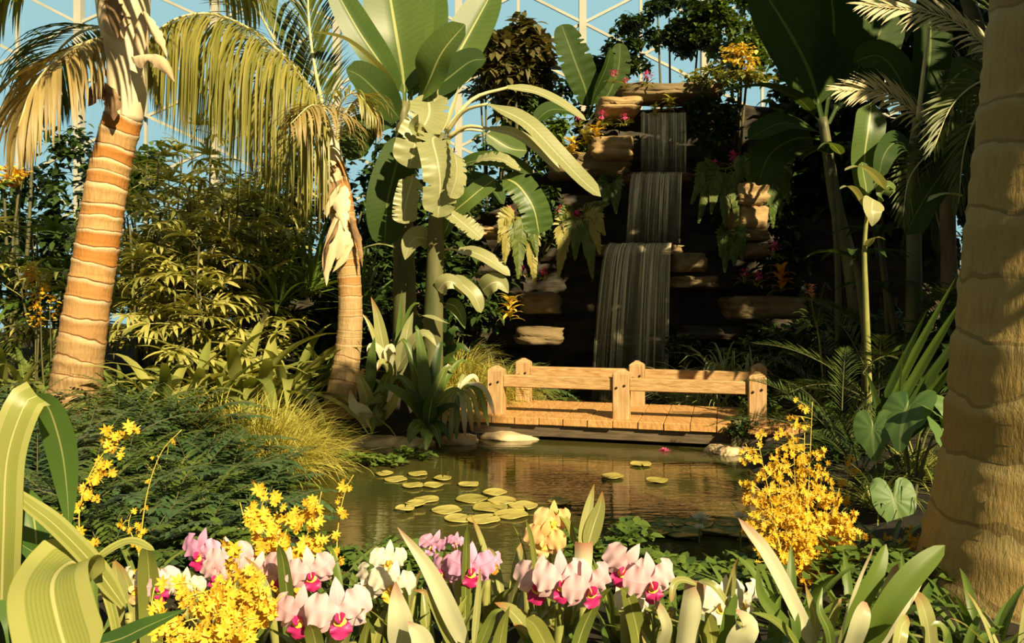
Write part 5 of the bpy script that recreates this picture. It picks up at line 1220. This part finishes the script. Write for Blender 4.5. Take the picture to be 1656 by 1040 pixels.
# sheathed upright orchid leaves and the large bare blades of the bed
leafy('cattleya_orchid', 'two tall upright blades rising from a pale sheath over the pond', 'orchid', (946,2.7), [
 ([(942,1000,2.7),(942,940,2.68),(945,905,2.68),(946,878,2.68)], 15, 'silver', 'c', 'even', {'curl': .8}),
 ([(938,885,2.7),(946,850,2.7),(953,815,2.7),(961,783,2.7)], 9, 'strap_lit', 'c', 'lance'), ([(950,885,2.7),(960,850,2.7),(970,820,2.7),(974,795,2.7)], 14, 'strap_lit', 'c', 'ovate'),
 ([(930,880,2.75),(920,850,2.75),(905,830,2.75),(890,822,2.75)], 6, 'orchid_leaf', 'cu', 'strap')], CAT)
leafy('bromeliad', 'plant with one long pale blade leaning left across the lilac orchid', 'bromeliad', (745,2.35), [
 ([(758,1060,2.35),(728,990,2.3),(690,915,2.3),(643,853,2.32)], 15, 'silver', 'c', 'lance'),([(740,1060,2.35),(715,1000,2.32),(690,960,2.3),(668,955,2.3)], 11, 'strap_lit', 'c', 'lance'),
 ([(770,1060,2.35),(790,1010,2.32),(800,990,2.3),(815,985,2.3)], 10, 'strap', 'c', 'lance'),([(765,1050,2.3),(772,980,2.3),(775,940,2.3),(777,915,2.3)], 6, 'strap_lit', 'c', 'lance'),
 ([(650,1060,2.3),(648,1010,2.25),(642,970,2.25),(640,940,2.25)], 22, 'silver', 'c', 'lance'),([(690,1060,2.2),(680,1030,2.2),(668,1015,2.2),(660,1005,2.2)], 18, 'silver', 'c', 'ovate')], 'bromeliads of the near bed')
SV = ['silver','strap_lit','silver','mid']
leafy('bromeliad', 'silvery strap-leaved bromeliad with one very long pale blade leaning left below the yellow heap', 'bromeliad', (1320,2.35), [
 ([(1322,1060,2.35),(1285,980,2.3),(1240,895,2.3),(1194,838,2.32)], 12, 'silver', 'c', 'strap'),([(1315,1050,2.35),(1318,1000,2.33),(1308,965,2.33),(1302,945,2.33)], 9, 'strap_lit', 'c', 'lance'),
 ([(1330,1060,2.35),(1345,1000,2.3),(1355,975,2.28),(1375,968,2.28)], 10, 'strap_lit', 'cu', 'lance'),([(1300,1060,2.3),(1270,1020,2.25),(1245,1000,2.22),(1215,990,2.2)], 10, 'strap', 'cu', 'lance'),
 ([(1290,1060,2.3),(1285,1000,2.3),(1270,960,2.35),(1250,930,2.4)], 8, 'mid', 'c', 'lance'),([(1310,1060,2.3),(1260,1000,2.3),(1230,960,2.3),(1225,910,2.3)], 11, 'mid', 'c', 'lance')], 'bromeliads of the near bed')
leafy('bromeliad', 'silvery bromeliad with broad green-edged blades reaching towards the massive trunk', 'bromeliad', (1390,2.3), [
 ([(1365,1060,2.3),(1385,990,2.25),(1415,930,2.25),(1433,880,2.28)], 15, 'mid', 'c', 'strap'),([(1350,1060,2.28),(1368,990,2.22),(1390,930,2.22),(1412,885,2.22)], 13, 'silver', 'r', 'strap'),
 ([(1395,1060,2.25),(1430,990,2.2),(1475,930,2.2),(1528,882,2.22)], 19, 'mid', 'cu', 'strap'),([(1410,1060,2.28),(1445,1000,2.24),(1470,960,2.24),(1498,915,2.26)], 11, 'silver', 'c', 'strap'),
 ([(1400,1060,2.3),(1425,980,2.3),(1440,940,2.3),(1452,912,2.32)], 11, 'silver', 'c', 'strap'),([(1370,1060,2.2),(1385,1020,2.16),(1395,990,2.16),(1402,975,2.18)], 16, 'silver', 'c', 'strap'),
 ([(1440,1060,2.3),(1460,990,2.25),(1475,955,2.25),(1486,945,2.25)], 10, 'strap_lit', 'l', 'strap'),([(1505,1060,2.3),(1500,1010,2.25),(1490,975,2.25),(1475,955,2.25)], 14, 'strap_lit', 'c', 'strap'),
 ([(1450,1060,2.1),(1455,1030,2.1),(1460,1010,2.12),(1470,1000,2.15)], 12, 'strap_lit', 'c', 'strap'),([(1345,1060,2.2),(1340,1020,2.15),(1325,985,2.15),(1330,950,2.18)], 9, 'strap', 'c', 'lance'),
 ([(1520,1060,2.25),(1530,1030,2.2),(1520,1010,2.2),(1505,1012,2.2)], 7, 'strap', 'cu', 'strap')], 'bromeliads of the near bed')
leafy('bromeliad', 'pale sheathed plant with folded top between the creamy flowers', 'bromeliad', (1120,2.3), [
 ([(1112,1060,2.3),(1120,1000,2.28),(1126,965,2.28),(1130,940,2.28)], 18, 'silver', 'c', 'even', {'curl': .9}),([(1126,945,2.28),(1105,938,2.25),(1090,945,2.22),(1085,975,2.2)], 6, 'strap_lit', 'cu', 'strap'),
 ([(1130,940,2.28),(1150,945,2.25),(1165,960,2.24),(1180,985,2.24)], 6, 'strap_lit', 'cu', 'strap'),([(1160,1060,2.25),(1175,1010,2.22),(1183,985,2.22),(1190,960,2.22)], 9, 'mid', 'c', 'strap'),
 ([(1060,1060,2.3),(1078,1020,2.26),(1070,990,2.26),(1058,970,2.26)], 9, 'silver', 'c', 'strap'),([(1180,1060,2.2),(1200,1030,2.18),(1210,1010,2.18),(1190,985,2.18)], 20, 'silver', 'cu', 'lance')], 'bromeliads of the near bed')
# filler clumps of orchid leaves along the bottom of the bed
OL = rosette('orchid_leaf_clump', '', 'orchid', 13, .34, .026, M['orchid_leaf'], el=(.5, 1.5), droop=(.3, 1.1), pr='ovate', group='leafy clumps of the near bed', spread=.05)
OL2 = rosette('orchid_leaf_clump', '', 'orchid', 13, .40, .016, M['strap_lit'], el=(.5, 1.5), droop=(.4, 1.2), pr='strap', group='leafy clumps of the near bed', spread=.05)
OL3 = rosette('orchid_leaf_clump', '', 'orchid', 15, .36, .018, M['mid'], el=(.4, 1.5), droop=(.5, 1.3), pr='lance', group='leafy clumps of the near bed', spread=.06)
wh = [(210,2.6,1.0,OL2,'leafy clump at the foot of the far-left pale orchid'),(290,2.3,.8,OL2,'yellowish leafy clump under the low yellow spray'),(380,2.5,.9,OL,'leafy clump under the lilac-pink orchid'),(450,2.3,.8,OL,'leafy clump left of the two large pale pink flowers'),
 (580,2.45,.95,OL,'leafy clump right of the two large pale pink flowers'),(620,2.2,.75,OL3,'dark leafy clump below the white orchid'),(700,2.5,.9,OL,'leafy clump left under the lilac orchid'),(790,2.5,1.0,OL,'leafy clump right under the lilac orchid'),
 (840,2.35,.85,OL3,'dark leafy clump left below the row of pale pink flowers'),(930,2.2,.7,OL,'leafy clump below the row of pale pink flowers'),(1000,2.35,.85,OL3,'dark leafy clump left below the crimson-lipped orchid'),(1080,2.2,.75,OL2,'pale leafy clump below the crimson-lipped orchid'),
 (1150,2.6,.95,OL3,'dark leafy clump behind the creamy flowers'),(1240,2.6,1.0,OL3,'dark leafy clump beside the long pale blade'),(1280,2.9,1.1,OL3,'leafy clump at the foot of the yellow heap'),(1380,2.9,1.0,OL3,'leafy clump behind the broad green-edged blades'),
 (1470,2.8,.9,OL3,'leafy clump at the foot of the massive trunk'),(560,3.0,1.0,OL3,'dark leafy clump at the water behind the white orchid'),(660,3.0,.9,OL3,'dark leafy clump at the water behind the long pale blade'),(820,3.0,1.1,OL2,'leafy clump left of the peach-yellow orchid'),
 (480,3.1,1.0,OL3,'dark leafy clump behind the tall yellow spray'),(140,2.6,1.0,OL3,'dark leafy clump behind the great ribbed leaves')]
for px, D, sc, p_, lab in wh: place(p_, G(px, D), lab, sc=sc)
for px, py, D, r, n, lab in [(1000,893,3.7,(.25,.25,.12),380,'ivy-leaved ground cover at the water left of the near lily pads'),(1130,938,3.4,(.42,.3,.13),620,'ivy-leaved ground cover in front of the near lily pads'),(1230,925,3.6,(.3,.25,.12),360,'ivy-leaved ground cover left of the yellow heap'),(1060,940,3.2,(.25,.2,.12),300,'ivy-leaved ground cover behind the crimson-lipped orchid'),
    (400,890,3.7,(.5,.2,.12),420,'ground cover by the curb stone behind the yellow spray'),(620,905,3.7,(.4,.2,.09),300,'ground cover at the near water edge behind the white orchid'),(1450,930,3.3,(.4,.3,.14),420,'ground cover below the elephant ears')]:
    shrub('ground_ivy', lab, 'ground cover', P(px, py, D), r, int(n*1.7), .062, .026, 'mid', group='ground cover of the near bed', clump=12, stems=2, trunk=.006, el=(-.4, .7))

# ------------------------------------------------------------------ yellow dancing-lady orchids
def floret_mesh(mat, seed, s=.026):
    mb = MB(); a = np.array([.5, 1.57, 2.64, 3.5, 5.9]); c = np.zeros((5, 3))
    blades(mb, c, a, .35, s*.95, s*.19, .3, rows=4, cols=3, pr='lance', fold=.1)
    blades(mb, [(0, 0, 0)], -PI/2, .2, s*1.0, s*.42, .4, rows=5, cols=5, pr='obov', fold=.05)
    me = mb.mesh('floret', (0, 0, 0)); me.materials.append(M[mat]); return me
FL = [floret_mesh('yellow', 1), floret_mesh('amber', 2)]
def spray(root, pts, n, spread, fl=0, sc=1., start=.2, rest=None):
    """A flower stem with florets on side twigs; those past n go to the plant's common mass of florets."""
    C = spline(pts, 24); mb = MB(); tube(mb, C, [.0035, .0015], n=5, raw=True)
    tw = []; nt_ = max(6, n//3)
    for i in range(nt_):
        q = start+(1-start)*(i+.5)/nt_; p = C[int(q*24)]
        d = nrm(R.normal(size=3)*np.array([1, .6, .7])); e = p+d*spread*(1.15-.6*q)
        tube(mb, [p, (p+e)/2+np.array([0, 0, .006]), e], [.0014], n=4, sub=3, caps=False); tw.append((p, e))
    sp = part('flower_spray', mb, M['oncstem'], root)
    for i in range(int(n*1.9)):
        p, e = tw[i % len(tw)]; q = p+(e-p)*R.uniform(.2, 1.05)+R.normal(0, .011, 3)
        eu = (R.uniform(.5, 1.8), R.uniform(-.7, .7), R.uniform(-1., 1.)); z = sc*R.uniform(.5, .95)
        if i < n and (rest is None or len(rest[1]) < 100):
            o = bpy.data.objects.new('floret', FL[fl]); COL.objects.link(o); o.parent = sp; ORG[o.name] = ORG[root.name]; KIDS[o.name] = []; KIDS[sp.name].append(o)
            o.location = q-ORG[root.name]; o.rotation_euler = eu; o.scale = (z, z, z)
            if rest is not None: rest[1].append(o)
        else: rest[0].append((q, eu, z, fl))
    return sp
def florets_mass(root, rest):
    from mathutils import Euler
    for fl in (0, 1):
        L = [r for r in rest if r[3] == fl]
        if not L: continue
        me = FL[fl]; v0 = np.empty(len(me.vertices)*3, np.float32); me.vertices.foreach_get('co', v0); v0 = v0.reshape(-1, 3)
        q0 = np.array([tuple(p.vertices) for p in me.polygons]); mb = MB()
        for q, eu, z, _ in L: mb.add(v0@np.array(Euler(eu).to_matrix()).T*z+q, q0)
        o = part('floret', mb, me.materials[0], root); o['kind'] = 'stuff'
ON = 'yellow dancing-lady orchids'
def onc(label, foot, sprays, leaves=8):
    x, D = foot; f0 = np.array(G(x, D)); t = thing('oncidium_orchid', label, 'orchid', tuple(f0), ON)
    rest = ([], [])
    for pts, n, sp_, fl, sc in sorted(sprays, key=lambda q: q[0][-1][2]): spray(t, [f0]+[P(*q) for q in pts], n, sp_, fl, sc, rest=rest)
    florets_mass(t, rest[0])
    for i in range(leaves):
        a = i*2.4; mb = MB(); blades(mb, [f0], a, 1.1-.08*i, .30, .012, .8, rows=7, cols=3, pr='strap', fold=.3); part('leaf', mb, M['strap'], t)
    return t
onc('yellow orchid with one arching spray over the dark ferns at left', (150,3.3), [([(128,850,3.3),(140,780,3.3),(175,725,3.3),(228,688,3.3)], 44, .085, 0, 1.25)])
onc('yellow orchid with a nearly bare spray stem rising past the dark ferns', (225,3.2), [([(228,870,3.2),(240,790,3.2),(262,730,3.2),(294,695,3.2)], 8, .03, 1, .7), ([(225,900,3.2),(215,870,3.2),(208,850,3.2),(212,830,3.2)], 14, .05, 1, .8)])
onc('yellow orchid with the tallest thick spray of blooms over the pink cattleya', (450,2.9), [([(445,960,2.9),(432,890,2.9),(420,840,2.9),(432,790,2.9)], 46, .10, 0, 1.35), ([(455,960,2.85),(458,890,2.85),(470,840,2.85),(500,820,2.85)], 46, .10, 0, 1.3), ([(460,950,2.9),(490,880,2.9),(512,830,2.9),(520,795,2.9)], 24, .06, 0, 1.3), ([(450,950,2.88),(440,900,2.88),(400,850,2.88),(388,812,2.88)], 26, .07, 0, 1.3), ([(470,950,2.9),(500,900,2.9),(520,880,2.9),(535,865,2.9)], 14, .05, 0, 1.2)])
onc('yellow orchid with a loose mass of blooms low under the tall spray', (380,2.3), [([(375,1020,2.3),(350,980,2.3),(320,950,2.3),(290,940,2.3)], 46, .09, 0, 1.15), ([(380,1020,2.25),(390,980,2.25),(410,950,2.25),(430,930,2.25)], 46, .09, 0, 1.15), ([(370,1030,2.2),(360,1000,2.2),(345,985,2.2),(350,960,2.2)], 46, .08, 0, 1.1), ([(385,1020,2.25),(420,990,2.25),(440,980,2.25),(460,960,2.25)], 26, .06, 0, 1.1), ([(375,1020,2.3),(380,950,2.3),(385,910,2.3),(390,880,2.3)], 36, .08, 0, 1.2)])
onc('yellow orchid with blooms at the very bottom left below the loose mass', (300,2.1), [([(295,1040,2.1),(290,1020,2.1),(300,1005,2.1),(320,1000,2.1)], 40, .08, 0, 1.05), ([(310,1040,2.05),(340,1030,2.05),(370,1015,2.05),(400,1010,2.05)], 40, .07, 0, 1.05), ([(280,1040,2.1),(255,1010,2.1),(245,980,2.1),(250,950,2.1)], 20, .06, 0, .9)])
onc('yellow orchid whose thin spray hangs over the water left of the trunk reflection', (545,3.3), [([(545,880,3.3),(550,830,3.3),(560,790,3.3),(572,768,3.3)], 12, .04, 0, 1.1)], 5)
D = 3.6
hp = []
for i, (tx, ty, n) in enumerate([(1240,715,46),(1262,745,46),(1300,700,30),(1310,650,22),(1322,770,46),(1345,790,46),(1290,800,50),(1245,790,46),(1320,840,50),(1355,850,46),(1280,860,50),(1240,840,40),(1330,900,46),(1300,930,36),(1318,960,22),(1255,890,36),(1350,880,30),(1285,690,26)]):
    x0 = 1295+(tx-1295)*.3; d = D+.05*((i*5) % 7-3)
    hp.append(([(x0, 930, d+.05), (1295+(tx-1295)*.7, (930+ty)/2-10, d), (tx, ty, d-.05)], n, .15, 1 if i % 3 else 0, 1.05))
hp = [([(a_[0][0]*1.3-388, *a_[0][1:])]+[(1295+(q[0]-1295)*1.25, q[1], q[2]) for q in a_[1:]], int(b_*2.3), c_, d_, .82) for a_, b_, c_, d_, e_ in hp]
onc('great heap of golden dancing-lady orchid sprays right of the pond', (1295,3.65), hp, 14)
onc('small yellow orchid spray right behind the golden heap', (1370,4.0), [([(1370,800,4.0),(1372,750,4.0),(1378,720,4.0)], 16, .06, 1, .9)], 4)
onc('yellow orchid with small blooms around the foot of the elephant ears', (1440,3.8), [([(1440,900,3.8),(1470,880,3.8),(1490,860,3.8)], 24, .12, 1, .8), ([(1420,900,3.8),(1410,880,3.8),(1408,860,3.8)], 14, .08, 1, .8)], 5)

# more ferns and leaves down the near left bank and along the foot of the rock
for px, D, sc, p_, lab in [(420,5.0,.95,F1,'dark fern right of the arching grass tuft at the near edge'),(200,5.2,1.1,F2,'green fern left of the arching grass tuft'),(330,4.9,.9,F2,'green fern right behind the curb stone'),(150,5.3,1.2,F1,'dark fern between the yellow spray and the folded green leaf'),(90,5.2,1.2,F1,'dark fern right behind the folded green leaf'),
   (40,5.4,1.2,F2,'green fern at the far left behind the folded green leaf'),(240,4.6,.9,F1,'dark fern below the arching grass tuft'),(150,4.4,1.0,F2,'low green fern behind the great ribbed plant'),(370,5.7,1.1,F1,'tall dark fern over the water edge'),(290,6.6,1.45,F1,'tallest dark fern of the fern bank'),(220,7.2,1.4,F2,'tall green fern at the right of the leaning trunk foot'),(500,6.8,.6,F2,'small fern among the fine grass by the water'),(300,7.1,1.2,F2,'tall green fern under the fine grass'),
   (900,12.0,1.2,F2,'fern at the dark foot of the rock left of the cascade'),(690,11.0,1.5,F2,'fern under the rock behind the banana stems')]:
    place(p_, G(px, D), lab, sc=sc)
for px, py, D, r, n, L, W, mat, lab in [(640,440,11.8,(.8,.4,1.1),1500,.24,.06,'dark','dark shrub on the rock between the bent trunk and the banana stems'),(770,470,11.9,(.7,.35,.8),1100,.2,.05,'dark','dark shrub on the rock behind the young banana'),(700,350,12.3,(.8,.35,.9),1100,.22,.06,'dark','dark shrub high on the rock behind the pale banana leaves'),
   (560,520,11.4,(.8,.4,1.0),1300,.22,.05,'dark','dark shrub behind the foot of the bent trunk'),(880,350,12.3,(.45,.25,.5),500,.16,.04,'dark','dark shrub on the rock beneath the long arching leaf'),(1010,90,13.6,(.5,.3,.4),500,.14,.04,'dark','dark bush behind the top pink bromeliads'),(900,230,12.8,(.6,.3,.5),800,.16,.04,'mid','leafy bush under the upper arching leaves'),
   (1150,200,12.6,(.5,.2,.6),600,.16,.04,'dark','dark bush right of the upper fall'),(1270,430,12.2,(.5,.25,.9),900,.2,.05,'dark','dark bush right of the stacked stones')]:
    shrub('shrub', lab, 'shrub', P(px, py, D), r, n, L, W, mat, group='shrubs against the rock face', clump=16, base=P(px, py+60, D+.4))

for px, D, sc, p_, lab in [(60,4.6,1.1,F1,'dark fern low at the far left behind the great ribbed plant'),(110,4.1,1.0,F2,'small green fern behind the folded leaf of the ribbed plant'),(190,4.1,1.0,F1,'dark fern beneath the bare spray stem'),(270,4.3,1.0,F2,'green fern at the left end of the curb stone'),(230,3.7,.8,F1,'dark fern nearest the yellow orchids at left'),(330,4.2,.8,F1,'dark fern before the curb stone'),(170,3.5,.8,F2,'small green fern behind the pale upright strap'),(310,5.3,1.1,F1,'dark fern right behind the arching grass tuft')]:
    place(p_, G(px, D), lab, sc=sc)
for px, D, sc, p_, lab in [(1590,2.7,1.0,OL3,'dark leafy clump in front of the massive trunk'),(1540,2.5,.9,OL3,'dark leafy clump right of the broad green-edged blades'),(1640,2.5,.9,OL2,'pale leafy clump at the bottom right corner'),(600,2.15,.7,OL,'leafy clump at the bottom below the white orchid'),(960,2.15,.7,OL3,'dark leafy clump at the bottom under the wine-red lips'),(880,2.3,.75,OL3,'dark leafy clump under the middle of the pink row'),
   (540,2.7,.9,OL3,'dark leafy clump right of the pink cattleya under the yellow spray'),(760,2.2,.7,OL3,'dark leafy clump at the bottom below the lilac orchid'),(1220,2.25,.75,OL3,'dark leafy clump at the bottom left of the silvery bromeliad'),(420,2.2,.75,OL2,'yellowish leafy clump at the bottom left of the large pale pink flowers'),(1090,2.7,.9,OL3,'dark leafy clump right behind the crimson-lipped orchid'),(1010,2.8,.9,OL,'leafy clump left behind the crimson-lipped orchid')]:
    place(p_, G(px, D), lab, sc=sc)
# ------------------------------------------------------------------ planting that carries on past the left edge of the view
for px, D, sc, p_, lab in [(-120,8.0,1.5,TL,'strap-leaf clump farthest left beyond the leaning trunk'),(-60,6.8,1.3,F1,'dark fern farthest left behind the ribbed plant'),(-100,5.6,1.2,F2,'green fern farthest left near the ribbed plant')]:
    place(p_, G(px, D), lab, sc=sc)
o = lady_palm('lady palm farthest left beyond the cycad', 2.3, 6, 10, False, .5); o.location = G(-90, 9.6)
